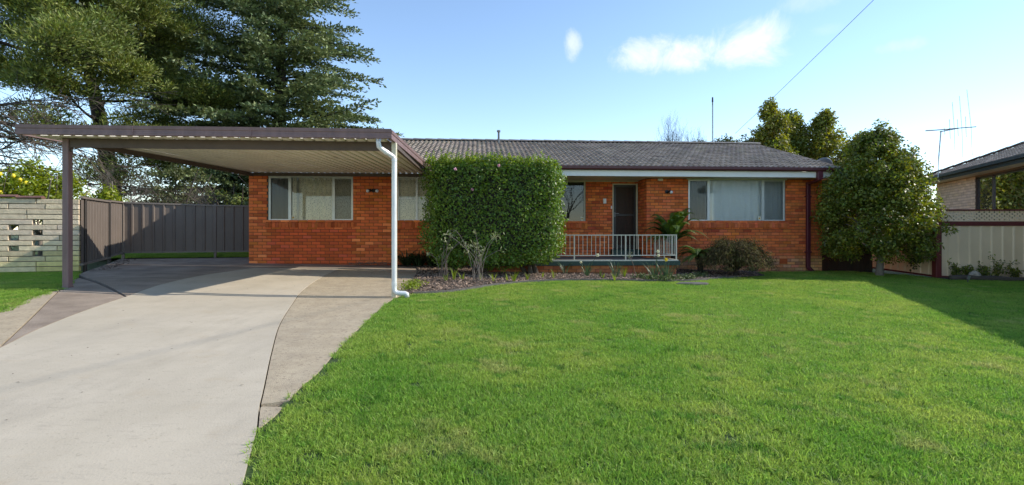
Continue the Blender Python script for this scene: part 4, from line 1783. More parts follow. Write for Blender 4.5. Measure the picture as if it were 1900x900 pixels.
while s < SEND:
    e = min(s + .44, SEND)
    mb = MB()
    t0, t1 = 15 * PH - .008, 15 * PH + .018 + .012 * (i % 2)
    vs = []
    for ss, up in ((s, 0.008), (e, 0.0)):
        for d_, z_ in ((.035, 0), (.04, .022), (-.04, .058), (-.135, .022), (-.13, 0)):
            vs.append(bpt(ss, d_, t0 + z_ + up + .018 * (i % 2)))
    mb.add(vs, [(4, 3, 2, 1, 0), (5, 6, 7, 8, 9)] + [(q, (q + 1) % 5, (q + 1) % 5 + 5, q + 5) for q in range(5)])
    mb.build('cap_tile', M['cap'], bw)
    s = e + .004
    i += 1

# ------------------------------------------------------------------ neighbouring house
ND = Vector((.36, .933, 0)).normalized()        # away from the street
NE = -ND
NN = Vector((-ND.y, ND.x, 0))                    # towards our garden
NF = Vector((16.0, 19.75, 0)) + ND * 1.1                   # far end of the eave
NP = math.tan(R(22))
nb = thing('neighbour_house', (16, 13, g(16, 13)), 'pale brick neighbouring house with navy gutter and grey hip roof', 'house')
NL = 16.6
NZ = 3.56


def npt(u, v, z):
    p = NF + NE * u - NN * v
    return (p.x, p.y, z)


mb = MB()
NW0, NW1 = 3.65, 6.9
for (a, b, z0, z1) in ((.5, NW0, -.3, NZ - .19), (NW0, NW1, -.3, 2.0), (NW0, NW1, 3.32, NZ - .19), (NW1, NL - .5, -.3, NZ - .19)):
    vs = [npt(a, .515, z0), npt(b, .515, z0), npt(b, .8, z0), npt(a, .8, z0), npt(a, .515, z1), npt(b, .515, z1), npt(b, .8, z1), npt(a, .8, z1)]
    mb.add(vs, [(0, 1, 2, 3), (7, 6, 5, 4), (4, 5, 1, 0), (5, 6, 2, 1), (6, 7, 3, 2), (7, 4, 0, 3)])
vs = [npt(.5, .8, -.3), npt(.5, 8, -.3), npt(.75, 8, -.3), npt(.75, .8, -.3), npt(.5, .8, NZ - .19), npt(.5, 8, NZ - .19), npt(.75, 8, NZ - .19), npt(.75, .8, NZ - .19)]
mb.add(vs, [(3, 2, 1, 0), (4, 5, 6, 7), (0, 1, 5, 4), (1, 2, 6, 5), (2, 3, 7, 6), (3, 0, 4, 7)])
vs = [npt(.5, 7.9, -.3), npt(NL - .5, 7.9, -.3), npt(NL - .5, 8.1, -.3), npt(.5, 8.1, -.3), npt(.5, 7.9, NZ - .19), npt(NL - .5, 7.9, NZ - .19), npt(NL - .5, 8.1, NZ - .19), npt(.5, 8.1, NZ - .19)]
mb.add(vs, [(3, 2, 1, 0), (4, 5, 6, 7), (0, 1, 5, 4), (1, 2, 6, 5), (2, 3, 7, 6), (3, 0, 4, 7)])
vs = [npt(NL - .75, .8, -.3), npt(NL - .75, 7.9, -.3), npt(NL - .5, 7.9, -.3), npt(NL - .5, .8, -.3), npt(NL - .75, .8, NZ - .19), npt(NL - .75, 7.9, NZ - .19), npt(NL - .5, 7.9, NZ - .19), npt(NL - .5, .8, NZ - .19)]
mb.add(vs, [(3, 2, 1, 0), (4, 5, 6, 7), (0, 1, 5, 4), (1, 2, 6, 5), (2, 3, 7, 6), (3, 0, 4, 7)])
nwall = mb.build('wall', M['nb_mortar'], nb)
mb_st = MB()
F_nb = lambda s, d, w: npt(s, .5 - d, w)
nsin = 0
for k in range(30):
    z0 = NZ - .20 - (k + 1) * .095
    st = .5 - (.125 if k % 2 else 0)
    while st < NL - .5:
        a, b = max(st, .5), min(st + .24, NL - .5)
        st += .25
        parts_ = [(a, b)]
        if z0 > 1.9 and z0 < 3.27 and b > NW0 and a < NW1:
            parts_ = [(a, NW0)] if a < NW0 else ([(NW1, b)] if b > NW1 else [])
        for a, b in parts_:
            if b - a < .03:
                continue
            t = br.gauss(1, .08)
            col = (t, t, t * br.gauss(1, .04))
            if z0 > 1.85 and b < 3.7:
                mb = MB()
                one_brick(mb, b, a, z0, z0 + .084, F_nb, col, .02, .004)
                mb.build('brick', M['nb_brick'], nwall)
            else:
                one_brick(mb_st, b, a, z0, z0 + .084, F_nb, col, .02, .004)
tag(mb_st.build('bricks', M['nb_brick'], nb), kind='stuff')
mb = MB()
vs = [npt(0, 0.02, NZ - .19), npt(NL, .02, NZ - .19), npt(NL, .52, NZ - .19), npt(0, .52, NZ - .19)]
mb.add(vs + [(x, y, z + .012) for x, y, z in vs], [(0, 1, 2, 3), (7, 6, 5, 4), (0, 4, 5, 1), (1, 5, 6, 2), (2, 6, 7, 3), (3, 7, 4, 0)])
mb.build('soffit', M['cream_paint'], nb)
mb = MB()
p, q = Vector(npt(-.02, .01, NZ - .11)), Vector(npt(NL, .01, NZ - .11))
mb.bar(p, q, .02, .18)
mb.build('fascia', M['navy'], nb)
mb = MB()
p, q = Vector(npt(-.03, -.055, NZ - .045)), Vector(npt(NL, -.055, NZ - .045))
mb.bar(p, q, .105, .09)
mb.build('gutter', M['navy'], nb)
mb = MB()
p, q = Vector(npt(-.055, -.1, NZ - .045)), Vector(npt(-.055, 8.5, NZ - .045))
mb.bar(p, q, .105, .09)
mb.build('gutter', M['navy'], nb)
VR = 4.3                                          # ridge distance from the eave
mb = MB()
zr_ = NZ + NP * VR
A0, B0 = npt(0, 0, NZ - .02), npt(NL, 0, NZ - .02)
C0, D0 = npt(0, 2 * VR, NZ - .02), npt(NL, 2 * VR, NZ - .02)
E_, F_ = npt(VR, VR, zr_ - .02), npt(NL - .1, VR, zr_ - .02)
mb.add([A0, B0, C0, D0, E_, F_], [(0, 4, 5, 1), (0, 2, 4), (2, 3, 5, 4), (1, 5, 3), (0, 1, 3, 2)])
nroof = mb.build('roof', M['nb_tile'], nb)
mb = MB()
rows = int(VR / .30)
for r in range(rows):
    v0, v1 = r * VR / rows, (r + 1) * VR / rows + .03
    u = v0
    while u < NL - .05:
        t = br.gauss(1, .09)
        u1 = min(u + .30, NL)
        vs = []
        for v_, lift in ((v0, .050), (v1, .012)):
            for i in range(5):
                uu = u + (u1 - u) * i / 4
                vs.append(npt(uu, v_, NZ + NP * v_ + lift + (.014 if i in (1, 3) else 0)))
        for i in range(5):
            vs.append(npt(u + (u1 - u) * i / 4, v0, NZ + NP * v0 + .004))
        mb.add(vs, [(i, i + 5, i + 6, i + 1) for i in range(4)] + [(10 + i, i, i + 1, 11 + i) for i in range(4)], (t, t, t))
        u += .30
tag(mb.build('roof_tiles', M['nb_tile'], nb), kind='stuff')
nh = 15
for i in range(nh):
    f0, f1 = i / nh, (i + 1) / nh + .01
    mb = MB()
    vs = []
    P0 = [Vector(npt(VR * f, VR * f, NZ + NP * VR * f + .03 + (.03 if f == f0 else .05))) for f in (f0, f1)]
    sd_ = (Vector(npt(0, 1, 0)) - Vector(npt(1, 0, 0))).normalized()
    for P in P0:
        for t in range(5):
            an = math.pi * t / 4
            vs.append(P + sd_ * .11 * math.cos(an) + Vector((0, 0, .06 * math.sin(an))))
    mb.add(vs, [(t, t + 1, t + 6, t + 5) for t in range(4)] + [(4, 3, 2, 1, 0), (5, 6, 7, 8, 9)], (.8, .8, .8))
    mb.build('ridge_cap', M['nb_tile'], nroof)
# its window
mb = MB()


def nbox(mb, u0, u1, v0, v1, z0, z1):
    vs = [npt(u0, v0, z0), npt(u1, v0, z0), npt(u1, v1, z0), npt(u0, v1, z0), npt(u0, v0, z1), npt(u1, v0, z1), npt(u1, v1, z1), npt(u0, v1, z1)]
    mb.add(vs, [(0, 1, 2, 3), (7, 6, 5, 4), (4, 5, 1, 0), (5, 6, 2, 1), (6, 7, 3, 2), (7, 4, 0, 3)])


nbox(mb, NW0, NW0 + .06, .53, .60, 2.0, 3.32)
nbox(mb, NW1 - .06, NW1, .53, .60, 2.0, 3.32)
nbox(mb, NW0 + .06, NW1 - .06, .531, .599, 2.0, 2.06)
nbox(mb, NW0 + .06, NW1 - .06, .531, .599, 3.27, 3.32)
nwin = mb.build('window', M['dark_frame'], nb)
NM = NW0 + 1.05
mb = MB()
nbox(mb, NM - .03, NM + .03, .534, .596, 2.06, 3.27)
mb.build('mullion', M['dark_frame'], nwin)
for a, b in ((NW0 + .06, NM - .03), (NM + .03, NW1 - .06)):
    mb = MB()
    mb.add([npt(a, .57, 2.06), npt(b, .57, 2.06), npt(b, .57, 3.27), npt(a, .57, 3.27)], [(3, 2, 1, 0)])
    mb.build('pane', M['glass'], nwin)
mb = MB()
mb.add([npt(NW0 + .07, .545, 2.07), npt(NM - .04, .545, 2.07), npt(NM - .04, .545, 3.26), npt(NW0 + .07, .545, 3.26)], [(3, 2, 1, 0)])
mb.build('fly_screen', M['flyscreen'], nwin)
mb = MB()
z_ = 2.08
while z_ < 3.25:
    vs = [npt(NW0 + .07, .66, z_), npt(NW1 - .07, .66, z_), npt(NW1 - .07, .685, z_ + .026), npt(NW0 + .07, .685, z_ + .026)]
    mb.add(vs, [(3, 2, 1, 0)])
    z_ += .032
tag(mb.build('blind_slats', M['blind'], nwin), kind='stuff')

# aerial on the neighbour's gutter
ap = Vector((15.4, 18.5, 3.40))
ta = thing('tv_antenna', ap, 'tv aerial with tall upright rods on a bent mast at the navy gutter', 'antenna')
mb = MB()
mb.tube([ap + Vector((.15, .0, .0)), ap + Vector((.03, 0, .0)), ap + Vector((0, 0, .06)), ap + Vector((.02, 0, .8)), ap + Vector((.10, 0, 1.74))], .022, 7)
mb.build('mast', M['steel'], ta)
ax0 = ap + Vector((.09, 0, 1.71))
mb = MB()
mb.bar(ax0 + Vector((-.03, 0, 0)), ax0 + Vector((.48, -.22, .09)), .03, .03)
mb.bar(ax0 + Vector((-.42, .16, .07)), ax0 + Vector((.24, -.10, .075)), .05, .03)
mb.bar(ax0 + Vector((.20, -.10, .085)), ax0 + Vector((.92, -.40, .10)), .028, .028)
boom = mb.build('boom', M['steel_dark'], ta)
for (dx, hu, hd, lean) in ((.36, .95, .95, .05), (.56, 1.15, 1.05, .07), (.80, 1.35, 1.0, .14)):
    p = ax0 + Vector((dx, -.42 * dx, .09))
    mb = MB()
    mb.tube([p + Vector((lean * -.9, .03, hu)), p, p + Vector((lean * .1, -.03, -hd))], .0075, 5)
    mb.build('rod', M['steel'], ta)
for (dx, hu, hd) in ((.24, .34, .36), (.45, .32, .28), (.66, .40, .34), (.10, .05, .2)):
    p = ax0 + Vector((dx, -.42 * dx, .09))
    mb = MB()
    mb.tube([p + Vector((-.01, 0, hu)), p + Vector((.02, 0, -hd))], .0085, 5)
    mb.build('rod', M['steel'], ta)

# ridge mast and dish on our roof
rp = HM @ Vector((14.77, 3.72, 4.10))
am = thing('antenna_mast', rp, 'thin dark mast standing on the tiled roof ridge', 'antenna')
mb = MB()
hm_ = 1.62
for k in range(3):
    an = 2 * math.pi * k / 3
    o_ = Vector((.022 * math.cos(an), .022 * math.sin(an), 0))
    mb.tube([rp + o_ + Vector((0, 0, -.05)), rp + o_ * .7 + Vector((0, 0, hm_ - .15))], .007, 4)
for k in range(22):
    a = 2 * math.pi * k / 3
    b = a + 2.1
    z0 = k * .065
    mb.bar(rp + Vector((.022 * math.cos(a), .022 * math.sin(a), z0)), rp + Vector((.022 * math.cos(b), .022 * math.sin(b), z0 + .06)), .005, .005)
mb.build('lattice_mast', M['steel_dark'], am)
mb = MB()
mb.tube([rp + Vector((0, 0, hm_ - .25)), rp + Vector((0, 0, hm_ - .14)), rp + Vector((0, 0, hm_ - .13)), rp + Vector((0, 0, hm_ + .03))], [.018, .018, .034, .026], 8)
mb.build('mast_head', M['black'], am)

dc = HM @ Vector((17.15, 1.1, 2.90))
sdh = thing('satellite_dish', dc - Vector((0, 0, .25)), 'dark grey satellite dish showing above the right end of the roof', 'satellite dish')
mb = MB()
nrm_d = Vector((.25, .8, .55)).normalized()
e1 = nrm_d.cross(Vector((0, 0, 1))).normalized()
e2 = e1.cross(nrm_d)
rings = []
vs = []
for i in range(7):
    r_ = .27 * i / 6
    for k in range(24):
        t = 2 * math.pi * k / 24
        vs.append(dc + e1 * (r_ * math.cos(t)) + e2 * (r_ * 1.08 * math.sin(t)) + nrm_d * (.9 * r_ * r_))
fs = []
for i in range(6):
    for k in range(24):
        j = (k + 1) % 24
        fs.append((i * 24 + k, i * 24 + j, (i + 1) * 24 + j, (i + 1) * 24 + k))
n0 = len(vs)
vs2 = [v + nrm_d * .012 for v in vs]
mb.add(vs + vs2, fs + [tuple(reversed([i + n0 for i in f])) for f in fs] + [(6 * 24 + k, 6 * 24 + (k + 1) % 24, n0 + 6 * 24 + (k + 1) % 24, n0 + 6 * 24 + k) for k in range(24)])
mb.build('reflector', M['dish'], sdh, smooth=True)
mb = MB()
mb.tube([dc - Vector((0, 0, .02)), dc - nrm_d * .08 - Vector((0, 0, .05)), HM @ Vector((16.50, 1.1, 2.85))], .018, 6)
mb.build('bracket', M['steel'], sdh)
mb = MB()
mb.tube([dc - e2 * .27 + nrm_d * .1, dc + nrm_d * .42 - e2 * .1], .012, 5)
mb.tube([dc + nrm_d * .42 - e2 * .1, dc + nrm_d * .36 - e2 * .08], .03, 8)
mb.build('feed_arm', M['steel_dark'], sdh)

# overhead service cable from the street pole side to the mast behind
P1, P2 = Vector((10.9, 25.0, 6.3)), Vector((6.5, 8.5, 5.55 + .0))
P2 = Vector(((1640 - 950) / 950 * 14.0, 14.0, 1.5 + (430 + 13) / 950 * 14.0))
P3 = P2 + (P2 - P1) * .9 + Vector((0, 0, .35))
mb = MB()
pts = []
for i in range(41):
    t = i / 40
    p = P1.lerp(P3, t)
    p.z -= 4 * .10 * t * (1 - t)
    pts.append(p)
mb.tube(pts, .0075, 5)
tag(mb.build('overhead_cable', M['cable'], None, P1), 'thin black overhead cable slanting down across the sky to the trees', 'cable')

# ------------------------------------------------------------------ plants


def ellipsoid_leaves(c, rad, n, size, aspect=.5, shell=.35, seed=0, upbias=.2, droop=0.0, lumps=0.0):
    """leaves spread through the outer shell of an ellipsoid, facing outwards"""
    r = np.random.default_rng(seed)
    d = rand_dirs(n, r)
    q = 1 - shell * r.uniform(0, 1, n) ** 1.4
    if lumps:
        ph = r.uniform(0, 6.28, 6)
        q = q * (1 + lumps * (np.sin(3.1 * d[:, 0] * 2 + ph[0]) * np.sin(2.7 * d[:, 2] * 2 + ph[1]) + .6 * np.sin(7 * d[:, 1] + ph[2]) * np.sin(6 * d[:, 0] + ph[3])))
    P = np.array(c) + d * q[:, None] * np.array(rad)
    N = nrm(d + r.normal(size=(n, 3)) * .55 + np.array([0, 0, upbias]))
    T = nrm(np.cross(N, rand_dirs(n, r)))
    T = nrm(T + np.array([0, 0, -droop]) + d * .25)
    s = size * r.uniform(.65, 1.25, n)
    return leaf_quads(P, T, N, s, s * aspect)


def clump_tree(clumps, per, size, aspect=.5, seed=0, shell=.6, droop=.1):
    out_ = []
    for i, (c, rad) in enumerate(clumps):
        n = int(per * (rad[0] * rad[1] + rad[0] * rad[2]))
        out_.append(ellipsoid_leaves(c, rad, max(8, n), size, aspect, shell, seed + i, .3, droop))
    return np.concatenate(out_)


def branch_path(p, d, L, n, wob, r, lift=0.0):
    pts = [Vector(p)]
    d = Vector(d).normalized()
    for i in range(n):
        d = (d + Vector((r.gauss(0, wob), r.gauss(0, wob), r.gauss(0, wob) + lift))).normalized()
        pts.append(pts[-1] + d * (L / n))
    return pts


def bare_tree(name, base, H, label, m, seed, spread=.5, r0=.09, depth=5, group=None, split=3, cat='tree', stems=1, upright=.15, scale=.72):
    r = random.Random(seed)
    base = Vector(base)
    t = thing(name, base, label, cat, group)
    tr, tw = MB(), MB()

    def grow(p, d, L, rad, lv):
        pts = branch_path(p, d, L, 4, .10 + .03 * lv, r, upright * .3)
        radii = [rad * (1 - .42 * i / 4) for i in range(5)]
        (tr if lv < 2 else tw).tube(pts, radii, 6 if lv < 2 else (4 if lv < 3 else 3), None, lv < 1)
        if lv >= depth:
            return
        for k in range(split + (1 if lv > 1 and r.random() < .5 else 0)):
            i = r.choice((2, 3, 4, 4)) if k else 4
            nd = (pts[i] - pts[i - 1]).normalized()
            side_ = Vector((r.gauss(0, 1), r.gauss(0, 1), r.gauss(0, .7))).normalized()
            nd = (nd + side_ * spread * r.uniform(.6, 1.3) + Vector((0, 0, upright))).normalized()
            grow(pts[i], nd, L * scale * r.uniform(.75, 1.15), radii[i] * .68, lv + 1)
    for s in range(stems):
        d = Vector((r.gauss(0, .16 if stems > 1 else .05), r.gauss(0, .16 if stems > 1 else .05), 1))
        grow(base - Vector((0, 0, .1)), d, H * .30, r0, 0)
    tr.build('trunk', m, t, smooth=True)
    tw.build('twigs', m, t)
    return t


# clipped camellia hedge ------------------------------------------------
hr = np.random.default_rng(21)
hb = (.46, 12.55)
hz = g(*hb)
hedge = thing('clipped_hedge', (hb[0], hb[1], hz), 'big square clipped camellia hedge on stubby trunks before the porch', 'hedge')
HX0, HX1, HY0, HY1, HZ0, HZ1 = -2.09, 1.19, 11.64, 13.0, hz + .20, 3.21


def hedge_pts(n, inset, r):
    """points on a rounded box with a slightly lumpy skin and a ragged foot"""
    P, N = [], []
    wx, wy, wz = (HX1 - HX0) / 2, (HY1 - HY0) / 2, (HZ1 - HZ0) / 2
    c = np.array([(HX0 + HX1) / 2, (HY0 + HY1) / 2, (HZ0 + HZ1) / 2])
    area = np.array([wy * wz * .9, wy * wz, wx * wz * 1.15, wx * wz * .5, wx * wy * 1.2, wx * wy * .6])
    f = r.choice(6, n, p=area / area.sum())
    u, v = r.uniform(-1, 1, n), r.uniform(-1, 1, n)
    q = np.zeros((n, 3))
    nn = np.zeros((n, 3))
    for k, (ax_, sg) in enumerate(((0, -1), (0, 1), (1, -1), (1, 1), (2, 1), (2, -1))):
        s_ = f == k
        o_ = [i for i in range(3) if i != ax_]
        q[s_, ax_] = sg
        q[s_, o_[0]] = u[s_]
        q[s_, o_[1]] = v[s_]
        nn[s_, ax_] = sg
    # round the box: pull corners in
    pw = 5.5
    l_ = (np.abs(q) ** pw).sum(1) ** (1 / pw)
    nn2 = nrm(np.sign(q) * np.abs(q / l_[:, None]) ** (pw - 1) / np.array([wx, wy, wz]))
    q = q / l_[:, None]
    P = c + q * np.array([wx, wy, wz])
    lump = (.065 * np.sin(P[:, 0] * 4.1 + 1) * np.sin(P[:, 2] * 3.7) + .03 * np.sin(P[:, 0] * 9.3) * np.sin(P[:, 2] * 8.1 + 2) + .03 * np.sin(P[:, 1] * 7))
    # tuck under at the foot, rising towards the right-hand trunk and at the left end
    foot = np.clip((HZ0 + .75 - P[:, 2]) / .75, 0, 1)
    P[:, 0] = c[0] + (P[:, 0] - c[0]) * (1 - .13 * foot ** 1.5 * (1 + .3 * (P[:, 0] < c[0])))
    P[:, 1] = c[1] + (P[:, 1] - c[1]) * (1 - .15 * foot)
    topl = np.clip((P[:, 2] - 2.7) / .6, 0, 1)
    P[:, 2] -= topl * .10 * np.clip((P[:, 0] - .2) / 1.0, 0, 1) ** 1.3
    P += nn2 * (lump - inset)[:, None]
    return P, nn2


n = 36000
P, N0 = hedge_pts(n, hr.uniform(-.06, .26, n) ** 1.0, hr)
keep = P[:, 2] > HZ0 + .07 * np.sin(P[:, 0] * 5) + .28 * np.clip((P[:, 0] - .35) / .8, 0, 1) + .10 * np.clip((-1.2 - P[:, 0]) / .6, 0, 1)
patchy = np.sin(P[:, 0] * 6.3 + 2 * np.sin(P[:, 2] * 3.1)) * np.sin(P[:, 2] * 7.7 + 1.5 * np.sin(P[:, 0] * 4)) * np.sin(P[:, 1] * 5 + 1)
keep &= hr.uniform(0, 1, n) > .55 * np.clip(patchy * 1.6, 0, 1)
P, N0 = P[keep], N0[keep]
n = len(P)
N = nrm(N0 + hr.normal(size=(n, 3)) * .50 + np.array([0, 0, .25]))
T = nrm(np.cross(N, rand_dirs(n, hr)) + N0 * .25 + np.array([0, 0, -.15]))
s_ = hr.uniform(.045, .085, n)
LV = [leaf_quads(P, T, N, s_, s_ * .52)]
# shoots standing above the clipped top, coloured lighter to paint sun on it
for i in range(520):
    x, y = hr.uniform(HX0 + .1, HX1 - .12), HY0 + .03 + (HY1 - HY0 - .1) * hr.uniform(0, 1) ** 1.6
    h = abs(hr.normal(0, .10)) + .03
    if i < 5:
        h = hr.uniform(.2, .34)
    z0 = HZ1 - .13 - .10 * max(0, min(1, (x - .2))) ** 1.3
    k = int(5 + h * 46)
    pp = np.stack([np.full(k, x) + hr.normal(0, .012, k), np.full(k, y) + hr.normal(0, .012, k), z0 + np.linspace(0, h, k)], 1)
    tt = nrm(rand_dirs(k, hr) + np.array([0, 0, .8]))
    LV.append(leaf_quads(pp, tt, rand_dirs(k, hr), hr.uniform(.04, .07, k), .028))
quads_np('foliage', LV[0], M['hedge_leaf'], hedge)
quads_np('sunlit_shoots', np.concatenate(LV[1:]), M['hedge_shoot'], hedge)
mb = MB()
r_ = random.Random(3)
for (x, y) in ((.46, 12.5), (.36, 12.62), (-.6, 12.6), (-1.35, 12.5), (.60, 12.55)):
    z0 = g(x, y) - .05
    pts = branch_path((x, y, z0), (r_.gauss(0, .25), r_.gauss(0, .1), 1), .75, 5, .12, r_)
    mb.tube(pts, [.075, .062, .055, .05, .045, .04], 8)
    for k in range(9):
        q = branch_path(pts[-1] if k % 2 else pts[-2], (r_.gauss(0, .8), r_.gauss(0, .4), .9), r_.uniform(.9, 2.0), 5, .15, r_)
        mb.tube([p for p in q if HX0 + .15 < p.x < HX1 - .15 and HY0 + .12 < p.y < HY1 - .1 and p.z < HZ1 - .15] or q[:2], .02, 5)
mb.build('trunk', M['bark'], hedge, smooth=True)
ix = MB()  # closed dark hull standing in for the shade inside the hedge
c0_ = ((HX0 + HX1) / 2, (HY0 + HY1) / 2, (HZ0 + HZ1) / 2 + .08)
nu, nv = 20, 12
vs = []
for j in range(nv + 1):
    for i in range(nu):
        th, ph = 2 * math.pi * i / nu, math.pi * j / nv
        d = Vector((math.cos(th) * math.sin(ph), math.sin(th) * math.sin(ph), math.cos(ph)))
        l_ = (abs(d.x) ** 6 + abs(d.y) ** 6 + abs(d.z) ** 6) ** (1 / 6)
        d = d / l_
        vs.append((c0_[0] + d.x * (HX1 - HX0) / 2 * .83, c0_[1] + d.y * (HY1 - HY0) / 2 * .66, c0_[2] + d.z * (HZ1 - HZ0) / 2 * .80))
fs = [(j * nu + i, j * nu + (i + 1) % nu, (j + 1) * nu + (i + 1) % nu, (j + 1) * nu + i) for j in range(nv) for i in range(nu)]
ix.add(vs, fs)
ix.build('dark_core', M['bark_dark'], hedge)
for (x, z) in ((-1.28, 2.92), (-.90, 2.45), (-.30, 3.0)):
    for k in range(1):
        d = rand_dirs(14)
        pp = np.tile(np.array([[x, HY0 - .05, z]]), (14, 1))
        quads_np('flower', leaf_quads(pp, d + np.array([0, -.5, 0]), rand_dirs(14), .045, .04), M['petal_pink'], hedge)

# camellia tree at the right corner -------------------------------------
cb = Vector((10.05, 14.0, g(10.05, 14.0)))
ct = thing('camellia_tree', cb, 'round leafy camellia tree on a pale trunk at the right house corner', 'tree')
cr = random.Random(12)
cl = []
for i in range(270):
    a, zz = cr.uniform(0, 6.283), cr.uniform(0, 1)
    z = .85 + 3.3 * zz
    prof_ = 1.62 * math.sin(math.pi * min(1, (.20 + .80 * zz)) ** 1.0 * .92 + .18) ** .75 if zz < .97 else .15
    prof_ = max(.10, 1.36 * (1 - abs((zz - .34) / .70) ** 1.7) if zz > .34 else 1.36 * (1 - abs((zz - .34) / .62) ** 2.6))
    rr_ = prof_ * math.sqrt(cr.uniform(.25, 1))
    c = (cb.x - .08 + rr_ * math.cos(a), cb.y + rr_ * math.sin(a) * .95, z)
    s = cr.uniform(.20, .36)
    if c[0] > cb.x + 1.05 and z < 2.1 or (z < 1.25 and abs(c[0] - cb.x) < .35 and c[1] < cb.y):
        continue
    cl.append((c, (s * 1.15, s * 1.1, s * .75)))
for (dx, z) in ((.05, 4.28), (-.25, 4.1), (.3, 4.05), (-.7, 3.75), (.75, 3.7), (1.0, 3.1), (-1.15, 2.9), (0, 4.42)):
    cl.append(((cb.x + dx, cb.y + cr.gauss(0, .2), z), (.16, .16, .2)))
for i in range(34):
    a, zz = cr.uniform(0, 6.283), cr.uniform(.15, .98)
    z = .85 + 3.3 * zz
    rr_ = 1.36 * max(.1, 1 - abs((zz - .34) / .70) ** 1.7 if zz > .34 else 1) * cr.uniform(1.0, 1.22)
    s = cr.uniform(.10, .17)
    if not (rr_ * math.cos(a) > 1.1 and z < 2.1):
        cl.append(((cb.x - .08 + rr_ * math.cos(a), cb.y + rr_ * math.sin(a), z + .05), (s, s, s * 1.2)))
V = clump_tree(cl, 1080, .088, .56, 40, .8, .2)
quads_np('crown', V, M['camellia_leaf'], ct)
mb = MB()
mb.tube([cb - Vector((0, 0, .1)), cb + Vector((.0, 0, .12)), cb + Vector((.02, 0, .45)), cb + Vector((0, .02, .85))], [.12, .095, .085, .075], 9)
for k in range(22):
    st = cb + Vector((0, 0, cr.uniform(.5, 2.2)))
    if k < 2:
        st = cb + Vector((.02, 0, .5))
    d = (cr.gauss(0, .6), cr.gauss(0, .6), 1.0)
    if k == 0:
        d = (.55, -.2, 1)
    if k == 1:
        d = (-.35, .1, 1)
    p_ = branch_path(st, d, cr.uniform(.9, 1.8), 6, .10, cr, .02)
    mb.tube(p_, [(.055 if k < 2 else .035) * (1 - .12 * i) for i in range(7)], 6)
mb.tube([cb + Vector((0, .02, .85)), cb + Vector((.03, 0, 1.8)), cb + Vector((0, 0, 3.2))], [.075, .05, .02], 7)
mb.build('trunk', M['bark_pale'], ct, smooth=True)

# trees behind the right end of the house -------------------------------


def spire(name, x, y, top, w, label, m, seed, n=55, low=2.2, leaf=.15, group=None, per=760):
    r = random.Random(seed)
    b = Vector((x, y, g(x, y)))
    t = thing(name, b, label, 'tree', group)
    cl = []
    for i in range(n):
        f = (i + r.random()) / n
        z = low + (top - low) * f
        ww = w * (1 - f) ** .48 * (.82 + .18 * math.sin(f * 13 + seed)) + .05
        a = r.uniform(0, 6.28)
        rr_ = ww * math.sqrt(r.random())
        s = r.uniform(.28, .5) * (1.1 - .55 * f) * min(1.2, w)
        cl.append(((x + rr_ * math.cos(a), y + rr_ * math.sin(a), z), (s, s, s * 1.25)))
    quads_np('crown', clump_tree(cl, per, leaf, .5, seed * 7, .8, .1), m, t)
    mb = MB()
    mb.tube([b - Vector((0, 0, .2)), b + Vector((.03, 0, (top - b.z) * .5)), Vector((x, y, top - .4))], [.16, .09, .02], 7)
    for k in range(14):
        z = low + (top - low) * r.uniform(0, .8)
        q = branch_path((x, y, z), (r.gauss(0, 1), r.gauss(0, 1), 1.2), r.uniform(.6, w), 4, .1, r)
        mb.tube(q, [.03, .025, .02, .015, .01], 4)
    mb.build('trunk', M['bark'], t, smooth=True)
    return t


grp = 'leafy trees behind the right end of the roof'
spire('leafy_tree', 12.15, 24, 7.45, 1.25, 'slim pointed yellow green tree, tallest behind the right end of the roof', M['far_leaf'], 3, 90, group=grp)
spire('leafy_tree', 13.55, 25, 7.15, 1.6, 'broad yellow green tree between two pointed ones beyond the roof', M['far_leaf'], 4, 110, group=grp)
spire('leafy_tree', 14.95, 24.5, 7.15, 1.7, 'leafy green tree right of its group, just left of the camellia top', M['far_leaf'], 5, 120, group=grp)
spire('leafy_tree', 15.1, 22.5, 5.6, 1.5, 'low bright green tree behind the satellite dish', M['far_leaf'], 8, 70, group=grp)
for i, (x, z, w, lab) in enumerate(((9.9, 6.2, .9, 'low dark olive bush beside the mast behind the ridge'), (11.1, 6.35, 1.1, 'dark olive bush where the overhead cable comes down'), (12.4, 6.1, 1.1, 'dark olive bush at the foot of the tallest pointed tree'))):
    b = Vector((x, 25.5, g(x, 25.5)))
    t = thing('olive_bush', b, lab, 'bush', 'dark bushes behind the ridge')
    r = random.Random(60 + i)
    cl = []
    for k in range(46):
        a = r.uniform(0, 6.28)
        rr_ = w * math.sqrt(r.random())
        zz = 3.6 + (z - 3.6) * math.sqrt(max(0, 1 - (rr_ / w) ** 2 * .6)) * r.uniform(.6, 1.03)
        s = r.uniform(.18, .36)
        cl.append(((x + rr_ * math.cos(a), 25.5 + rr_ * math.sin(a), zz), (s, s, s)))
    quads_np('foliage', clump_tree(cl, 520, .13, .5, 300 + 50 * i, .8), M['far_dark_leaf'], t)
    mb = MB()
    for k in range(6):
        q = branch_path(b, (r.gauss(0, .25), r.gauss(0, .25), 1), 4.4, 6, .06, r)
        mb.tube(q, [.06, .05, .045, .04, .03, .02, .01], 5)
    mb.build('stem', M['bark'], t)

bare_tree('bare_tree', (10.2, 31, g(10.2, 31)), 9.9, 'leafless upright grey tree just above the ridge left of the mast', M['bark_dark'], 5, .30, .15, 5, None, 4, upright=.5, scale=.66)

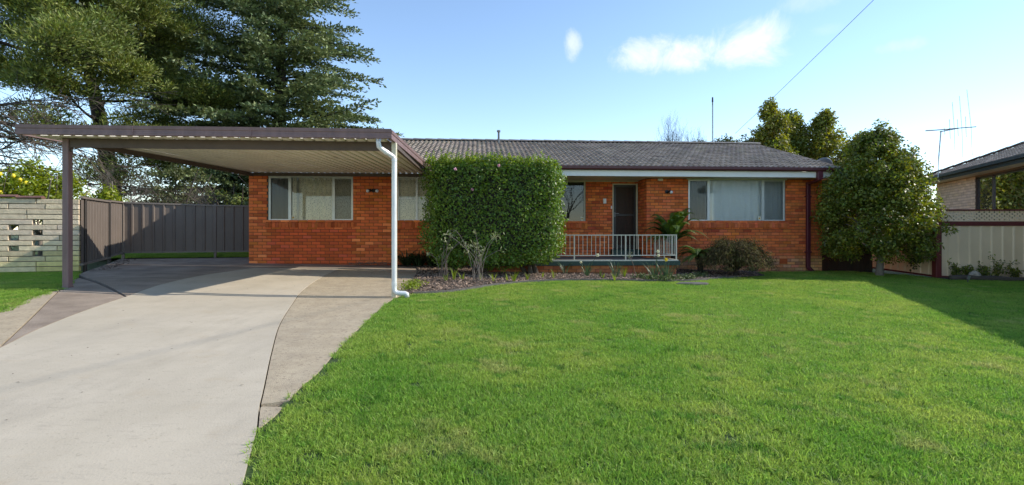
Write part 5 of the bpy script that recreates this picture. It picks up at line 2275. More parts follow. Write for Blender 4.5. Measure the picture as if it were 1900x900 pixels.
# deodar cedar -----------------------------------------------------------
db = Vector((-11.6, 25.5, g(-11.6, 25.5)))
cd = thing('cedar_tree', db, 'huge dark green cedar with layered drooping boughs behind the carport', 'tree')
H = 21.0
mb = MB()
mb.tube([db - Vector((0, 0, .3)), db + Vector((0, 0, 4)), db + Vector((.1, 0, 10)), db + Vector((0, 0, H - .5))], [.42, .34, .22, .03], 10)
dr = random.Random(31)
nrng = np.random.default_rng(8)
Pn, Dn, Nn, Ln = [], [], [], []
nb_ = 235
for i in range(nb_):
    f = (i + .5) / nb_
    h = 1.9 + (H - 2.6) * f ** 1.12
    L = (.36 * (H - h) + .4) * dr.uniform(.72, 1.12)
    L = min(L, 6.9 * dr.uniform(.8, 1.08))
    az = i * 2.39996 + dr.gauss(0, .3)
    if math.sin(az) > .75 and dr.random() < .5:
        continue
    dirv = Vector((math.cos(az), math.sin(az), 0))
    side_ = Vector((-dirv.y, dirv.x, 0))
    base = db + Vector((0, 0, h - db.z))
    rise, dp_ = dr.uniform(.16, .42), dr.uniform(.16, .38)
    path = []
    for k in range(9):
        t = k / 8
        path.append(base + dirv * (L * t) + Vector((0, 0, L * (rise * t - dp_ * t * t + .06 * t ** 4))) + side_ * (.05 * L * math.sin(3 * t + i)))
    mb.tube(path, [max(.008, .02 * L * (1 - .9 * k / 8) * .6) for k in range(9)], 4, None, False)
    nbr = int(11 + L * 15)
    for k in range(nbr):
        t = .12 + .88 * (k + dr.random()) / nbr
        p = path[min(7, int(t * 8))].lerp(path[min(8, int(t * 8) + 1)], t * 8 - int(t * 8) if t < 1 else 1)
        sg = 1 if k % 2 else -1
        bl = (.30 + .24 * L * (1 - t) ** .8 * .9) * dr.uniform(.6, 1.2)
        bd_ = (dirv * dr.uniform(.45, .95) + side_ * sg * dr.uniform(.5, 1.0) + Vector((0, 0, dr.gauss(.02, .16)))).normalized()
        m_ = max(2, int(bl / .085))
        ts = np.linspace(.05, 1, m_)
        pts = np.array(p) + np.array(bd_) * (ts * bl)[:, None] + np.array([0, 0, -1]) * (.22 * bl * ts ** 2)[:, None]
        d_ = np.tile(np.array(bd_), (m_, 1)) + nrng.normal(size=(m_, 3)) * .38 + np.array([0, 0, .12])
        Pn.append(pts)
        Dn.append(d_)
        Nn.append(np.array([0, 0, 1]) + nrng.normal(size=(m_, 3)) * .45)
        Ln.append(nrng.uniform(.14, .26, m_))
        if k % 3 == 0:                        # hanging tuft under the bough
            Pn.append(pts[:2])
            Dn.append(nrng.normal(size=(2, 3)) * .4 + np.array([0, 0, -.6]))
            Nn.append(nrng.normal(size=(2, 3)))
            Ln.append(nrng.uniform(.14, .24, 2))
P, D, N, L_ = map(np.concatenate, (Pn, Dn, Nn, Ln))
ok_ = P[:, 2] > 1.6
P, D, N, L_ = P[ok_], D[ok_], N[ok_], L_[ok_]
quads_np('crown', leaf_quads(P, D, N, L_,   .085 + .04 * nrng.random(len(P))), M['cedar_leaf'], cd)
mb.build('trunk', M['bark_dark'], cd)

# spreading pine at the left ----------------------------------------------
pb_ = Vector((-16.9, 21.5, g(-16.9, 21.5)))
pt = thing('pine_tree', pb_, 'spreading pine with olive green needle clumps filling the upper left', 'tree')
mb = MB()
pr = random.Random(44)
mb.tube([pb_ - Vector((0, 0, .3)), pb_ + Vector((.15, 0, 2.2)), pb_ + Vector((-.25, 0, 4.5)), pb_ + Vector((-.9, 0, 7.5)), pb_ + Vector((-1.2, 0, 11.0)), pb_ + Vector((-1.3, 0, 14))], [.40, .33, .28, .2, .12, .04], 9)
tips = []
for i in range(74):
    f = (i + pr.random()) / 74
    h = 2.6 + 11.6 * f
    base = pb_ + Vector((-.25 - .09 * max(0, h - 4), 0, h))
    az = i * 2.4 + pr.gauss(0, .4)
    L = (2.2 + 4.8 * math.sin(math.pi * min(1, .18 + .8 * f)) ** .8) * pr.uniform(.65, 1.1)
    L *= 1 - (.40 if h < 8.5 else .58) * max(0, math.cos(az))
    if math.cos(az) < .1 and h < 6.0:
        continue
    if h < 5:
        L *= .62
    up_ = pr.uniform(.10, .45)
    d = Vector((math.cos(az), math.sin(az), up_))
    path = branch_path(base, d, L, 7, .09, pr, -.015)
    mb.tube(path, [max(.015, .085 * (L / 6) * (1 - .85 * k / 7)) for k in range(8)], 5, None, False)
    for k in range(int(10 + L * 4.6)):
        q0 = path[pr.randint(3, 7)]
        dd = Vector((math.cos(az + pr.gauss(0, .8)), math.sin(az + pr.gauss(0, .8)), pr.uniform(-.1, .6)))
        q = branch_path(q0, dd, pr.uniform(.4, 1.5), 3, .15, pr)
        mb.tube(q, [.022, .018, .012, .008], 3, None, False)
        tips.append((q[-1], pr.uniform(.42, .80)))
Pn, Dn = [], []
for (c, s) in tips:
    n = int(430 * s * s) + 60
    d = rand_dirs(n, nrng)
    q = nrng.uniform(.15, 1, n) ** .6
    Pn.append(np.array(c) + d * q[:, None] * np.array([s, s, s * .46]) + np.array([0, 0, .05]))
    Dn.append(d * np.array([1, 1, .5]) + nrng.normal(size=(n, 3)) * .35 + np.array([0, 0, .55]))
P, D = np.concatenate(Pn), np.concatenate(Dn)
n = len(P)
quads_np('crown', leaf_quads(P, D, rand_dirs(n, nrng), nrng.uniform(.10, .19, n), nrng.uniform(.028, .055, n)), M['pine_leaf'], pt)
mb.build('trunk', M['bark_dark'], pt, smooth=True)

# dull mixed growth seen under the carport roof, between the pine and the cedar
for i, (x, y, w, zt, m, lab) in enumerate((
        (-12.4, 19.0, 1.3, 3.9, M['far_dark_leaf'], 'dark green bush in the shade under the pine'),
        (-10.6, 19.5, 1.1, 3.2, M['pine_leaf'], 'low yellow green bush above the middle of the back fence'),
        (-9.0, 20.0, 1.4, 4.3, M['cedar_leaf'], 'dark bluish green conifer bush beside the house wall'))):
    b = Vector((x, y, g(x, y)))
    t = thing('garden_bush', b, lab, 'bush', 'bushes behind the back fence')
    r = random.Random(80 + i)
    cl = []
    for k in range(34):
        a = r.uniform(0, 6.28)
        rr_ = w * math.sqrt(r.random())
        zz = 1.2 + (zt - 1.2) * math.sqrt(max(0, 1 - (rr_ / w) ** 2 * .7)) * r.uniform(.3, 1.0)
        s = r.uniform(.22, .42)
        cl.append(((x + rr_ * math.cos(a), y + rr_ * math.sin(a), zz), (s, s, s * .8)))
    quads_np('foliage', clump_tree(cl, 520, .12, .42, 700 + 60 * i, .8), m, t)
    mb = MB()
    for k in range(7):
        q = branch_path(b, (r.gauss(0, .3), r.gauss(0, .3), 1), zt * .8, 5, .08, r)
        mb.tube(q, [.05, .045, .04, .03, .02, .01], 5)
    mb.build('stem', M['bark'], t)

# citrus over the block wall ------------------------------------------------
for i, (x, y, w, zt, lab) in enumerate(((-13.6, 13.6, 1.25, 3.15, 'yellow green lemon tree at the far left over the wall'), (-12.4, 13.5, 1.05, 3.25, 'yellow green lemon tree with fruit over the wall end'), (-12.15, 15.3, .55, 2.75, 'low yellow green shrub topping the side fence'))):
    b = Vector((x, y, g(x, y)))
    t = thing('lemon_tree' if i < 2 else 'garden_shrub', b, lab, 'tree' if i < 2 else 'shrub')
    r = random.Random(90 + i)
    cl = []
    for k in range(84):
        a = r.uniform(0, 6.28)
        rr_ = w * math.sqrt(r.random())
        zz = 1.3 + (zt - 1.3) * math.sqrt(max(0, 1 - (rr_ / w) ** 2 * .75)) * r.uniform(.35, 1.02)
        s = r.uniform(.18, .34)
        cl.append(((x + rr_ * math.cos(a), y + rr_ * math.sin(a), zz), (s, s, s * .9)))
    quads_np('crown', clump_tree(cl, 620, .10, .5, 900 + 60 * i, .85), M['citrus_leaf'], t)
    mb = MB()
    mb.tube([b, b + Vector((0, 0, .7))], [.09, .07], 7)
    for k in range(14):
        q = branch_path(b + Vector((0, 0, .6)), (r.gauss(0, .7), r.gauss(0, .7), 1), (zt - 1.2) * r.uniform(.7, 1.1), 5, .1, r)
        mb.tube(q, [.035, .03, .025, .02, .014, .008], 5)
    mb.build('trunk', M['bark_pale'], t, smooth=True)
    if i < 2:
        for k in range(5 if i else 3):
            c = cl[r.randint(0, 83)]
            a = r.uniform(3.4, 6.0)
            p = Vector((x + w * .8 * math.cos(a), y + w * .8 * math.sin(a), r.uniform(2.45, 2.95)))
            mb = MB()
            mb.tube([p + Vector((0, 0, -.055)), p + Vector((0, 0, -.04)), p, p + Vector((0, 0, .04)), p + Vector((0, 0, .055))], [.008, .032, .045, .032, .008], 9)
            mb.build('lemon', M['lemon'], t, smooth=True)

# wide leafless tree whose long drooping branches come in from beyond the left edge
wb = Vector((-17.6, 16.2, g(-17.6, 16.2)))
wt = thing('bare_tree', wb, 'leafless tree with long drooping twigs against the sky at the far left', 'tree')
wr = random.Random(61)
mb, mb2 = MB(), MB()
mb.tube([wb - Vector((0, 0, .2)), wb + Vector((.1, 0, 2.5)), wb + Vector((.0, .1, 4.0)), wb + Vector((.2, 0, 5.2))], [.2, .16, .12, .05], 8)
for k in range(26):
    st = wb + Vector((0, 0, wr.uniform(2.2, 4.6)))
    az = wr.uniform(-1.1, 1.1) if k < 19 else wr.uniform(1.2, 5)
    p = branch_path(st, (math.cos(az), math.sin(az) * .6, wr.uniform(-.05, .22)), wr.uniform(3.0, 6.5), 9, .07, wr, -.035)
    mb.tube(p, [.034 * (1 - .08 * i) for i in range(10)], 5, None, False)
    for m_ in range(15):
        i0 = wr.randint(2, 9)
        dd = (p[min(9, i0)] - p[i0 - 1]).normalized() + Vector((wr.gauss(0, .5), wr.gauss(0, .4), wr.gauss(-.12, .4)))
        q = branch_path(p[min(i0, 9)], dd, wr.uniform(.6, 1.7), 5, .10, wr, -.03)
        mb2.tube(q, [.012, .011, .010, .009, .008, .006], 3, None, False)
        for _ in range(3):
            q2 = branch_path(q[wr.randint(1, 4)], dd + Vector((wr.gauss(0, .6), wr.gauss(0, .5), wr.gauss(0, .5))), wr.uniform(.3, .8), 3, .12, wr)
            mb2.tube(q2, [.008, .007, .006, .005], 3, None, False)
mb.build('trunk', M['bark_dark'], wt, smooth=True)
mb2.build('twigs', M['bark'], wt)
bare_tree('bare_tree', (-13.6, 17.5, g(-13.6, 17.5)), 3.9, 'pale leafless shrub tree right of the left carport post', M['bark_pale'], 23, .45, .05, 5, None, 3, stems=3, upright=.2, scale=.72)
bare_tree('bare_shrub', (-10.4, 17.4, g(-10.4, 17.4)), 3.0, 'tangle of bare brown twigs above the back fence', M['twig'], 27, .75, .03, 5, None, 3, cat='shrub', stems=6, upright=.05, scale=.75)
bare_tree('bare_shrub', (-11.9, 18.0, g(-11.9, 18.0)), 3.2, 'greyish bare shrub at the fence corner under the pine', M['twig'], 29, .75, .03, 5, None, 3, cat='shrub', stems=5, upright=.05, scale=.75)
bare_tree('bare_tree', (-6.3, 27, g(-6.3, 27)), 8.2, 'leafless tree whose fine crown shows right of the cedar', M['bark_dark'], 33, .55, .12, 6, None, 3, upright=.06, scale=.72)

# street tree and hedge across the road: seen only as reflections in the windows
bare_tree('street_tree', (8.5, -13, g(8.5, -13)), 9.5, 'leafless street tree mirrored in the window left of the front door', M['bark_dark'], 41, .5, .2, 5, None, 3, upright=.1, scale=.74)

# shrubs behind the lattice: they darken its holes
for i, (x, y, lab) in enumerate(((12.0, 14.35, 'dark shrub behind the lattice fence by the maroon post'), (13.2, 14.35, 'dark shrub behind the lattice fence further right'))):
    b = Vector((x, y, g(x, y)))
    t = thing('fence_shrub', b, lab, 'shrub')
    cl_ = []
    for k in range(30):
        cl_.append(((x + nrng.uniform(-.75, .75), y + nrng.uniform(-.25, .25), nrng.uniform(.5, 1.84)), (.26, .2, .2)))
    quads_np('foliage', clump_tree(cl_, 900, .09, .5, 1200 + 40 * i, .8), M['far_dark_leaf'], t)
    mb = MB()
    for k in range(5):
        mb.tube(branch_path(b, (nrng.normal(0, .4), 0, 1), 1.5, 4, .1, random.Random(k)), .02, 5)
    mb.build('stem', M['bark'], t)

# tree ferns beside the porch ------------------------------------------------


def fern(name, base, top, L, nfr, label, seed, az0=0, az1=6.283, rise=(.5, 1.1)):
    r = random.Random(seed)
    t = thing(name, base, label, 'fern', 'tree ferns beside the porch')
    top = Vector(top)
    stem = MB()
    stem.tube([Vector(base) - Vector((0, 0, .05)), (Vector(base) + top) / 2 + Vector((.02, 0, 0)), top], [.085, .075, .07], 9)
    stem.build('trunk', M['bark_dark'], t)
    for k in range(nfr):
        az = az0 + (az1 - az0) * (k + r.random() * .7) / nfr
        LL = L * r.uniform(.75, 1.1)
        up_ = r.uniform(*rise)
        pts = []
        d = Vector((math.cos(az), math.sin(az), 0))
        for i in range(15):
            s = i / 14
            pts.append(top + d * (LL * (s * (1 - .1 * up_))) * (1 / (1 + .3 * up_)) + Vector((0, 0, LL * (up_ * s - (.55 + .35 * up_) * s * s))))
        mb = MB()
        mb.tube(pts, [.009 * (1 - .85 * i / 14) for i in range(15)], 4, None, False)
        fr = mb.build('frond_rib', M['fern_leaf'], t)
        Pq, Dq, Nq, Lq = [], [], [], []
        for i in range(1, 56):
            s = i / 56
            a = s * 14
            i0 = int(a)
            p = pts[i0].lerp(pts[i0 + 1], a - i0)
            tg = (pts[i0 + 1] - pts[i0]).normalized()
            sdv = tg.cross(Vector((0, 0, 1)))
            if sdv.length < .01:
                sdv = Vector((-d.y, d.x, 0))
            sdv.normalize()
            nv = sdv.cross(tg)
            w_ = .12 * L * math.sin(math.pi * min(1, .10 + .93 * s)) ** .7
            for sg in (1, -1):
                Pq.append(p)
                Dq.append(sdv * sg + tg * .45 - Vector((0, 0, .25)))
                Nq.append(nv if nv.z > 0 else -nv)
                Lq.append(max(.02, w_))
        quads_np('frond', leaf_quads(np.array(Pq), np.array(Dq), np.array(Nq), np.array(Lq), np.maximum(.012, np.array(Lq) * .24)), M['fern_leaf'], fr)
    return t


fb1 = HM @ Vector((11.62, -.62, -.36))
fern('tree_fern', fb1, HM @ Vector((11.60, -.60, .50)), 1.25, 34, 'tree fern with upright green fronds behind the porch railing end', 5, 0, 6.283, (.8, 2.1))
fb2 = HM @ Vector((12.20, -1.0, -.38))
fern('tree_fern', fb2, HM @ Vector((12.18, -1.0, .15)), 1.0, 20, 'smaller fern low against the brick wall left of the weeping shrub', 8, 0, 6.283, (.45, 1.2))

# weeping dissected maple mound -----------------------------------------------
mp_ = Vector((5.72, 13.15, g(5.72, 13.15)))
mt_ = thing('weeping_shrub', mp_, 'low domed weeping shrub with fine dark bronze green leaves', 'shrub')
mr_ = np.random.default_rng(77)
Pn, Dn, Nn, Ln = [], [], [], []
r = random.Random(71)
tw = MB()
for k in range(120):
    az = r.uniform(0, 6.28)
    L = r.uniform(.35, .95)
    f = r.random()
    pts = []
    hx = r.uniform(.55, 1.02)
    for i in range(9):
        s = i / 8
        z = hx * math.sin(min(1, s * 1.5) * math.pi / 2) - .85 * hx * max(0, s - .45) ** 1.6 * 1.9 * L
        pts.append(mp_ + Vector((math.cos(az) * .95 * L * s, math.sin(az) * .85 * L * s, max(.05, z + .0))))
    tw.tube(pts, [.013 * (1 - .8 * i / 8) for i in range(9)], 3, None, False)
    for i in range(2, 9):
        m_ = 26
        c = np.array(pts[i])
        Pn.append(c + mr_.normal(size=(m_, 3)) * np.array([.075, .075, .04]))
        Dn.append(mr_.normal(size=(m_, 3)) * .5 + np.array([math.cos(az) * .6, math.sin(az) * .6, -.75]))
        Nn.append(mr_.normal(size=(m_, 3)) * .5 + np.array([math.cos(az) * .5, math.sin(az) * .5, .7]))
        Ln.append(mr_.uniform(.05, .11, m_))
P, D, N, L_ = map(np.concatenate, (Pn, Dn, Nn, Ln))
P[:, 2] = np.maximum(P[:, 2], mp_.z + .03)
quads_np('foliage', leaf_quads(P, D, N, L_, L_ * .20), M['maple_leaf'], mt_)
tw.tube([mp_ - Vector((0, 0, .1)), mp_ + Vector((.05, 0, .3)), mp_ + Vector((0, .03, .55))], [.06, .05, .035], 7)
tw.build('stem', M['bark_dark'], mt_)

# strappy plants --------------------------------------------------------------


def strap_clump(name, x, y, n, h, w, m, label, seed, spread=.6, cat='plant', group=None, rad=.08, arch=.6, flowers=()):
    r = random.Random(seed)
    z0 = g(x, y) + .025
    b = Vector((x, y, z0))
    t = thing(name, b, label, cat, group)
    mb = MB()
    for k in range(n):
        az = r.uniform(0, 6.28)
        p = b + Vector((math.cos(az), math.sin(az), 0)) * rad * math.sqrt(r.random())
        d = Vector((math.cos(az) * r.uniform(.1, spread), math.sin(az) * r.uniform(.1, spread), 1)).normalized()
        L = h * r.uniform(.6, 1.15)
        pts = [p]
        for i in range(4):
            d = (d + Vector((math.cos(az), math.sin(az), 0)) * arch * .22 * i - Vector((0, 0, arch * .16 * i))).normalized()
            pts.append(pts[-1] + d * L / 4)
        sv = Vector((-math.sin(az), math.cos(az), 0))
        ta = r.uniform(0, 3.14)
        sv = (sv * math.cos(ta * .3) + Vector((math.cos(az), math.sin(az), .2)) * math.sin(ta * .3)).normalized()
        ws = [w * .7, w, w * .9, w * .65, w * .12]
        vs = []
        for q, ww in zip(pts, ws):
            vs += [q - sv * ww / 2, q + sv * ww / 2]
        mb.add(vs, [(2 * i, 2 * i + 1, 2 * i + 3, 2 * i + 2) for i in range(4)])
    mb.build('leaves', m, t)
    for (fx, fz, fm, s) in flowers:
        st = MB()
        tip = b + Vector((fx, -.06, fz))
        st.tube([b, b.lerp(tip, .6) + Vector((-.01, 0, .03)), tip + Vector((0, .02, 0))], .0055, 4)
        so_ = st.build('flower_stem', M['daff_leaf'], t)
        fl = MB()
        for k in range(6):
            a = 2 * math.pi * k / 6
            e1, e2 = Vector((math.cos(a), 0, math.sin(a))), Vector((-math.sin(a), 0, math.cos(a)))
            fl.add([tip, tip + e1 * s * .6 + e2 * s * .3 + Vector((0, -.008, 0)), tip + e1 * s + Vector((0, .004, 0)), tip + e1 * s * .6 - e2 * s * .3 + Vector((0, -.008, 0))], [(0, 1, 2, 3)])
        fl.tube([tip + Vector((0, -.003, 0)), tip + Vector((0, -s * .7, 0))], [s * .28, s * .42], 9, None, False)
        fl.build('flower', fm, so_)
    return t


G_ = lambda px, py: at(px, py, .02)
# agapanthus along the wall under window two
aga = [(-2.55, 13.98, 'dark strappy clump nearest the white downpipe under the window'), (-2.15, 13.95, 'dark strappy clump in the middle of the row under the window'), (-1.75, 13.85, 'dark strappy clump closest to the hedge foot'), (-2.9, 14.08, 'dark strappy clump tight against the brick wall')]
for i, (x, y, lab) in enumerate(aga):
    strap_clump('agapanthus', x, y, 85, .66, .034, M['strap_leaf'], lab, 100 + i, 1.0, 'plant', 'strappy clumps under the second window', .12, 1.1)
# daffodils before the porch
x, y = G_(1088, 512)
strap_clump('daffodil', x, y, 30, .36, .014, M['daff_leaf'], 'grey green daffodil clump before the second porch post', 110, .45, 'plant', 'daffodil clumps before the porch', .07, .35, [(-.14, .33, M['petal_white'], .038), (.26, .50, M['petal_white'], .05)])
x, y = G_(1143, 514)
strap_clump('daffodil', x, y, 36, .42, .014, M['daff_leaf'], 'tall daffodil clump in the mulch before the front door', 111, .40, 'plant', 'daffodil clumps before the porch', .08, .3)
for k, (px, lab, fl) in enumerate(((1215, 'left daffodil clump of the thick pair by the porch corner', [(.06, .62, M['petal_white'], .05), (.07, .52, M['petal_white'], .045)]), (1236, 'daffodil clump with one yellow flower at the porch corner', [(-.02, .42, M['petal_yellow'], .055)]))):
    x, y = G_(px, 514)
    strap_clump('daffodil', x, y, 58, .40, .014, M['daff_leaf'], lab, 112 + k, .55, 'plant', 'daffodil clumps before the porch', .13, .3, fl)
x, y = G_(1048, 508)
strap_clump('withered_stalks', x, y, 22, .46, .012, M['daff_leaf'], 'thin drooping green stalks at the right foot of the hedge', 120, .5, 'plant', None, .06, .9)
x, y = G_(1112, 514)
strap_clump('withered_stalks', x, y, 14, .30, .012, M['weed_leaf'], 'small drooping tuft between two daffodil clumps', 121, .6, 'plant', None, .05, 1.2)
shoots = [(828, 521, 'yellow green shoot at the left edge of the mulch bed', .17), (842, 519, 'taller yellow green shoot second from the left in the mulch', .26), (858, 518, 'thin pale shoot left of the bare rose canes', .17), (893, 519, 'small yellow shoot at the right foot of the bare canes', .15),
          (916, 522, 'single upright yellow green shoot right of the bare canes', .20), (942, 521, 'short green shoot left of the spreading shoot pair', .16), (953, 523, 'spreading yellow green shoots below the middle of the hedge', .27), (978, 519, 'low ragged shoot just left of the hedge trunk', .15),
          (1007, 515, 'tiny bright shoot just right of the hedge trunk', .14), (1027, 516, 'bright yellow green shoot between trunk and railing', .20), (1118, 516, 'yellowing stub of leaves before the railing', .14), (1141, 521, 'bright yellow spear leaves at the front of the tall daffodils', .21), (1158, 514, 'bright green leaning blades right of the tall daffodils', .26)]
for i, (px, py, lab, h) in enumerate(shoots):
    x, y = G_(px, py)
    strap_clump('bulb_shoot', x, y, 9 if h < .25 else 13, h, .015, M['shoot_leaf'], lab, 130 + i, .45, 'plant', 'young bulb shoots in the mulch', .03, .25)
weeds = [(1190, 517, 'low leafy weeds left of the yellow daffodil'), (1250, 519, 'low leafy weeds right of the yellow daffodil'), (1275, 518, 'sprawling weeds at the bed end'), (1300, 514, 'weeds spreading toward the weeping shrub'), (1210, 520, 'weeds under the thick daffodil pair'), (1232, 521, 'weeds along the edging by the porch corner'), (760, 537, 'yellowish grass tuft beside the white downpipe foot'), (770, 531, 'small grass tuft at the driveway corner of the bed'), (1395, 503, 'green weeds under the right of the weeping shrub'), (1350, 503, 'green weeds under the left of the weeping shrub')]
for i, (px, py, lab) in enumerate(weeds):
    x, y = G_(px, py)
    b = Vector((x, y, g(x, y) + .02))
    V = ellipsoid_leaves((x, y, b.z + .05), (.24, .17, .09), 260, .05, .5, .9, 200 + i, .5)
    tag(quads_np('weed_patch', V, M['shoot_leaf'] if i in (6, 7) else M['weed_leaf'], None, b), lab, 'weeds', 'weeds in the front bed')
# bare rose canes
for i, (px, py, lab, n_, hh) in enumerate(((822, 515, 'thin grey stemmed shrub at the left end of the mulch bed', 9, 1.05), (886, 522, 'arching bare canes with few pale leaves before the hedge', 12, 1.15))):
    x, y = G_(px, py)
    b = Vector((x, y, g(x, y)))
    t = thing('cane_shrub', b, lab, 'shrub')
    r = random.Random(150 + i)
    mb = MB()
    Pn = []
    fixed = [(-.62, 1.02, .0), (-.45, 1.08, -.30), (.34, .98, 0), (.42, 1.0, 0), (.50, .70, 0), (-.25, .80, 0), (.0, .75, 0), (.05, .6, 0)]
    for k in range(n_):
        if i == 1 and k < len(fixed):
            dx, dz, arch = fixed[k]
            tip = b + Vector((dx, r.gauss(0, .12), dz))
        else:
            arch = 0
            tip = b + Vector((r.gauss(0, .22), r.gauss(0, .12), hh * r.uniform(.5, 1.0)))
        p = []
        for s in range(8):
            f = s / 7
            q = (b + Vector((.11 * math.cos(k * 2.4), .08 * math.sin(k * 2.4), 0))).lerp(tip, f)
            q.x += -.06 * math.sin(math.pi * f) * (1 if tip.x > b.x else -1) + r.gauss(0, .006)
            q.z += .12 * math.sin(math.pi * f)
            p.append(q)
        if arch:
            e = p[-1]
            p += [e + Vector((-.06, 0, .03)), e + Vector((-.14, 0, .02)), e + Vector((-.21, 0, -.04)), e + Vector((-.26, 0, -.14))]
        mb.tube(p, [max(.0035, .0075 * (1 - .6 * s / len(p))) for s in range(len(p))], 5, None, False)
        Pn.append((p[-1], p[-2]))
    mb.build('canes', M['bark_pale'] if i else M['twig'], t)
    LV = []
    for (e, e2) in Pn:
        k = r.choice((0, 6, 12)) if i == 0 else r.choice((5, 12, 18))
        if k == 0:
            continue
        pp = np.array(e) + nrng.normal(size=(k, 3)) * .045
        LV.append(leaf_quads(pp, nrng.normal(size=(k, 3)) * .6 + np.array([0, 0, -.7]), rand_dirs(k, nrng), .09, .024))
    quads_np('leaves', np.concatenate(LV), M['silver_leaf'], t)
# fallen brown stalk with seed head before the door
x, y = G_(1180, 512)
b = Vector((x, y, g(x, y)))
t = thing('seed_stalk', b, 'leaning brown stalk with a feathery seed head before the door', 'plant')
mb = MB()
tip = b + Vector((-.16, -.05, .52))
mb.tube([b, b.lerp(tip, .5) + Vector((.02, 0, 0)), tip], .006, 4)
mb.build('stem', M['debris'], t)
quads_np('seed_head', leaf_quads(np.array(tip) + nrng.normal(size=(30, 3)) * np.array([.03, .03, .05]), rand_dirs(30, nrng) + np.array([0, 0, .4]), rand_dirs(30, nrng), .05, .015), M['silver_leaf'], t)

# bark chips on the bed ------------------------------------------------------------
from mathutils.geometry import tessellate_polygon
poly = [Vector((x, y, 0)) for x, y in bed_poly]
tris = tessellate_polygon([poly])
ar = []
for a, b, c in tris:
    A_, B_, C_ = poly[a], poly[b], poly[c]
    ar.append(abs((B_ - A_).cross(C_ - A_).z) / 2)
ar = np.array(ar)
n = 12000
ti = nrng.choice(len(tris), n, p=ar / ar.sum())
cv, cf = [], []
rr2 = random.Random(6)
for k in range(n):
    a, b, c = tris[ti[k]]
    u, v = rr2.random(), rr2.random()
    if u + v > 1:
        u, v = 1 - u, 1 - v
    p = poly[a] + (poly[b] - poly[a]) * u + (poly[c] - poly[a]) * v
    if p.y > 13.2 and rr2.random() < .6:
        continue
    L = rr2.uniform(.010, .034)
    w = L * rr2.uniform(.25, .6)
    e = Euler((rr2.gauss(0, .35), rr2.gauss(0, .35), rr2.uniform(0, 6.28))).to_matrix()
    o = Vector((p.x, p.y, g(p.x, p.y) + .024 + rr2.uniform(0, .012)))
    i0 = len(cv)
    cv += [o + e @ Vector(q) for q in ((-L, -w, 0), (L, -w * .7, .002), (L * .9, w, 0), (-L * .9, w * .8, .002), (0, 0, .008))]
    cf += [(i0, i0 + 1, i0 + 4), (i0 + 1, i0 + 2, i0 + 4), (i0 + 2, i0 + 3, i0 + 4), (i0 + 3, i0, i0 + 4)]
mb = MB()
mb.add(cv, cf)
tag(mb.build('bark_mulch', M['chips'], None), kind='stuff')

# edging of the bed -------------------------------------------------------------
mb = MB()
for a, b in zip(bed_edge[2:-4], bed_edge[3:-3]):
    za, zb2 = g(*a), g(*b)
    mb.bar((a[0], a[1] + .02, za + .005), (b[0], b[1] + .02, zb2 + .005), .055, .075)
tag(mb.build('bed_edging', M['edging'], None, Vector((*bed_edge[8], g(*bed_edge[8])))), 'low dark curved edging between the mulch bed and the lawn', 'edging')

# loose stepping stone in the grass
x, y = at(1285, 528)
mb = MB()
vs = []
for zz, sc_ in ((-.03, 1.0), (.03, 1.0), (.045, .88)):
    for k in range(11):
        a = 2 * math.pi * k / 11
        vs.append((x + .36 * sc_ * math.cos(a) * (1 + .12 * math.sin(k * 2.3)), y + .17 * sc_ * math.sin(a) * (1 + .1 * math.cos(k * 3.1)), g(x, y) + zz))
mb.add(vs, [(k, (k + 1) % 11, 11 + (k + 1) % 11, 11 + k) for k in range(11)] + [(11 + k, 11 + (k + 1) % 11, 22 + (k + 1) % 11, 22 + k) for k in range(11)] + [tuple(range(22, 33))])
tag(mb.build('stepping_stone', M['edging'], None, Vector((x, y, g(x, y)))), 'flat grey stone half sunk in the lawn before the bed end', 'stone')

# fence bed at the right: log edging, plants, rock, solar light
for i, (xa, xb, yy, zz, lab) in enumerate(((11.28, 13.3, 13.18, .05, 'old dark log lying along the foot of the lattice fence'), (13.25, 16.5, 13.10, .05, 'second dark log at the right along the lattice fence'))):
    mb = MB()
    pts = []
    for k in range(9):
        f = k / 8
        x_ = xa + (xb - xa) * f
        pts.append((x_, yy + .03 * math.sin(f * 7 + i), g(x_, yy) + zz + .015 * math.sin(f * 5)))
    mb.tube(pts, [.075 + .012 * math.sin(k * 1.7) for k in range(9)], 9)
    tag(mb.build('log_edging', M['log'], None, Vector(pts[4]), smooth=True), lab, 'log')
tag(sheet('fence_bed', [(11.2, 13.15), (17, 13.05), (17, 13.6), (11.2, 13.6)], .03, M['soil']), kind='structure')
fp = [(11.55, 13.35, .40, 'leafy dark plant beside the maroon fence post'), (11.95, 13.38, .34, 'leafy plant left of the tall one at the lattice fence'), (12.62, 13.36, .62, 'tallest leafy plant against the beige fence sheets'), (12.25, 13.34, .28, 'short dark plant in the gap between leafy ones'), (13.1, 13.33, .34, 'small leafy plant at the right of the fence bed')]
for i, (x, y, h, lab) in enumerate(fp):
    b = Vector((x, y, g(x, y) + .02))
    t = thing('bedding_plant', b, lab, 'plant', 'plants along the lattice fence')
    r = random.Random(170 + i)
    mb = MB()
    LV = []
    for k in range(7):
        q = branch_path(b, (r.gauss(0, .35), r.gauss(0, .25), 1), h * r.uniform(.6, 1.1), 5, .12, r)
        mb.tube(q, .006, 4, None, False)
        for p in q[1:]:
            m_ = 9
            LV.append(leaf_quads(np.array(p) + nrng.normal(size=(m_, 3)) * .03, rand_dirs(m_, nrng) + np.array([0, 0, .1]), nrng.normal(size=(m_, 3)) * .5 + np.array([0, -.2, .8]), nrng.uniform(.05, .10, m_), .035))
    mb.build('stems', M['bark'], t)
    quads_np('leaves', np.concatenate(LV), M['camellia_leaf'], t)
x, y = 11.98, 13.26
mb = MB()
vs = []
rk = random.Random(2)
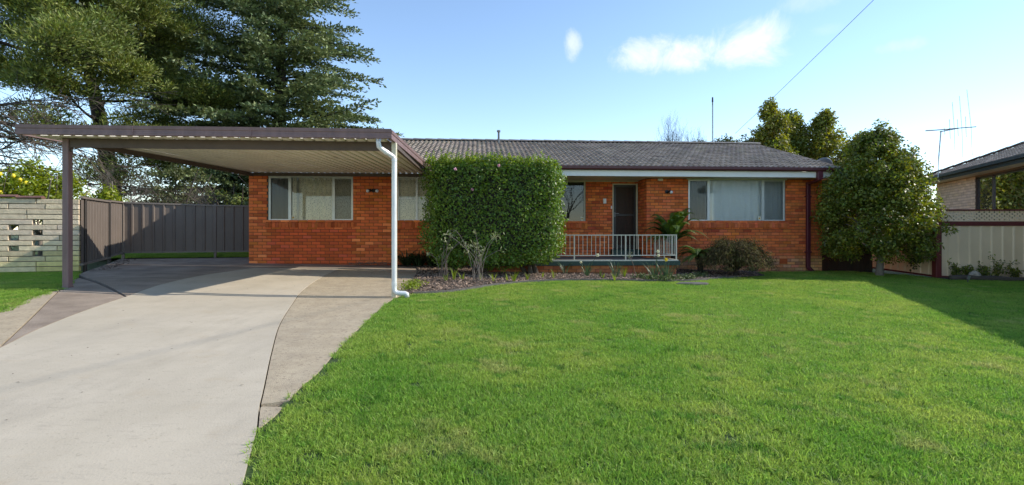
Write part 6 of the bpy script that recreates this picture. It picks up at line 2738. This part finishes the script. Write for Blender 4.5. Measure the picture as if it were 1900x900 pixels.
for j in range(5):
    for k in range(9):
        th, ph = 2 * math.pi * k / 9, math.pi * (.05 + .5 * j / 4)
        q = rk.uniform(.85, 1.1)
        vs.append((x + .17 * q * math.cos(th) * math.sin(ph), y + .09 * q * math.sin(th) * math.sin(ph), g(x, y) + .13 + .11 * q * math.cos(ph)))
mb.add(vs, [(j * 9 + k, (j + 1) * 9 + k, (j + 1) * 9 + (k + 1) % 9, j * 9 + (k + 1) % 9) for j in range(4) for k in range(9)] + [tuple(range(8, -1, -1))])
tag(mb.build('rock', M['rock'], None, Vector((x, y, g(x, y)))), 'pale rounded rock between the plants on the log', 'rock')
x, y = 11.32, 12.72
b = Vector((x, y, g(x, y)))
t = thing('solar_light', b, 'small silver solar stake light tilted in the grass by the log', 'garden light')
mb = MB()
mb.bar(b + Vector((0, 0, -.04)), b + Vector((.01, 0, .10)), .02, .012, up=(0, 1, 0))
mb.build('stake', M['steel_dark'], t)
mb = MB()
mb.bar(b + Vector((.008, -.005, .075)), b + Vector((.03, -.01, .165)), .055, .03, up=(0, 1, 0))
mb.build('lamp_head', M['steel'], t)

# dry twigs swept against the house wall
b = HM @ Vector((3.3, -.25, 0))
b.z = g(b.x, b.y)
mb = MB()
r = random.Random(15)
for k in range(60):
    a = r.uniform(0, 6.28)
    p = b + Vector((r.gauss(0, .26), r.gauss(0, .09), .015 + abs(r.gauss(0, .03))))
    L = r.uniform(.08, .30)
    q = p + Vector((math.cos(a) * L, math.sin(a) * L * .5, r.uniform(-.01, .06)))
    mb.tube([p, (p + q) / 2 + Vector((0, 0, r.uniform(0, .04))), q], .0045, 4, None, False)
tag(mb.build('twig_heap', M['debris'], None, b), 'small heap of dry twigs against the brick wall under the lamp', 'twigs')
# leaf litter along the side fence
lv = []
for k in range(160):
    f = r.random()
    p = Vector((-9.35 - 1.55 * f + r.gauss(.15, .12), 11.45 + 2.9 * f + r.gauss(0, .1), 0))
    p.z = g(p.x, p.y) + .012
    lv.append(p)
tag(quads_np('leaf_litter', leaf_quads(np.array(lv), nrng.normal(size=(160, 3)) * np.array([1, 1, .15]), nrng.normal(size=(160, 3)) * .3 + np.array([0, 0, 1]), .06, .035), M['debris']), kind='stuff')

# dry leaves and grit lying on the drive
lv = []
r = random.Random(52)
for k in range(90):
    f = r.random() ** .7
    y = 2.6 + 9.5 * f
    x0_ = -1.35 - .30 * max(0, y - 3.3)
    p = Vector((x0_ - r.uniform(0.05, 3.2) * (.6 if y > 9 else 1), y, 0))
    p.z = g(p.x, p.y) + .004
    lv.append(p)
n = len(lv)
tag(quads_np('dry_leaves', leaf_quads(np.array(lv), nrng.normal(size=(n, 3)) * np.array([1, 1, .06]), nrng.normal(size=(n, 3)) * .15 + np.array([0, 0, 1]), nrng.uniform(.008, .035, n), nrng.uniform(.006, .015, n)), M['bark_dark']), kind='stuff')
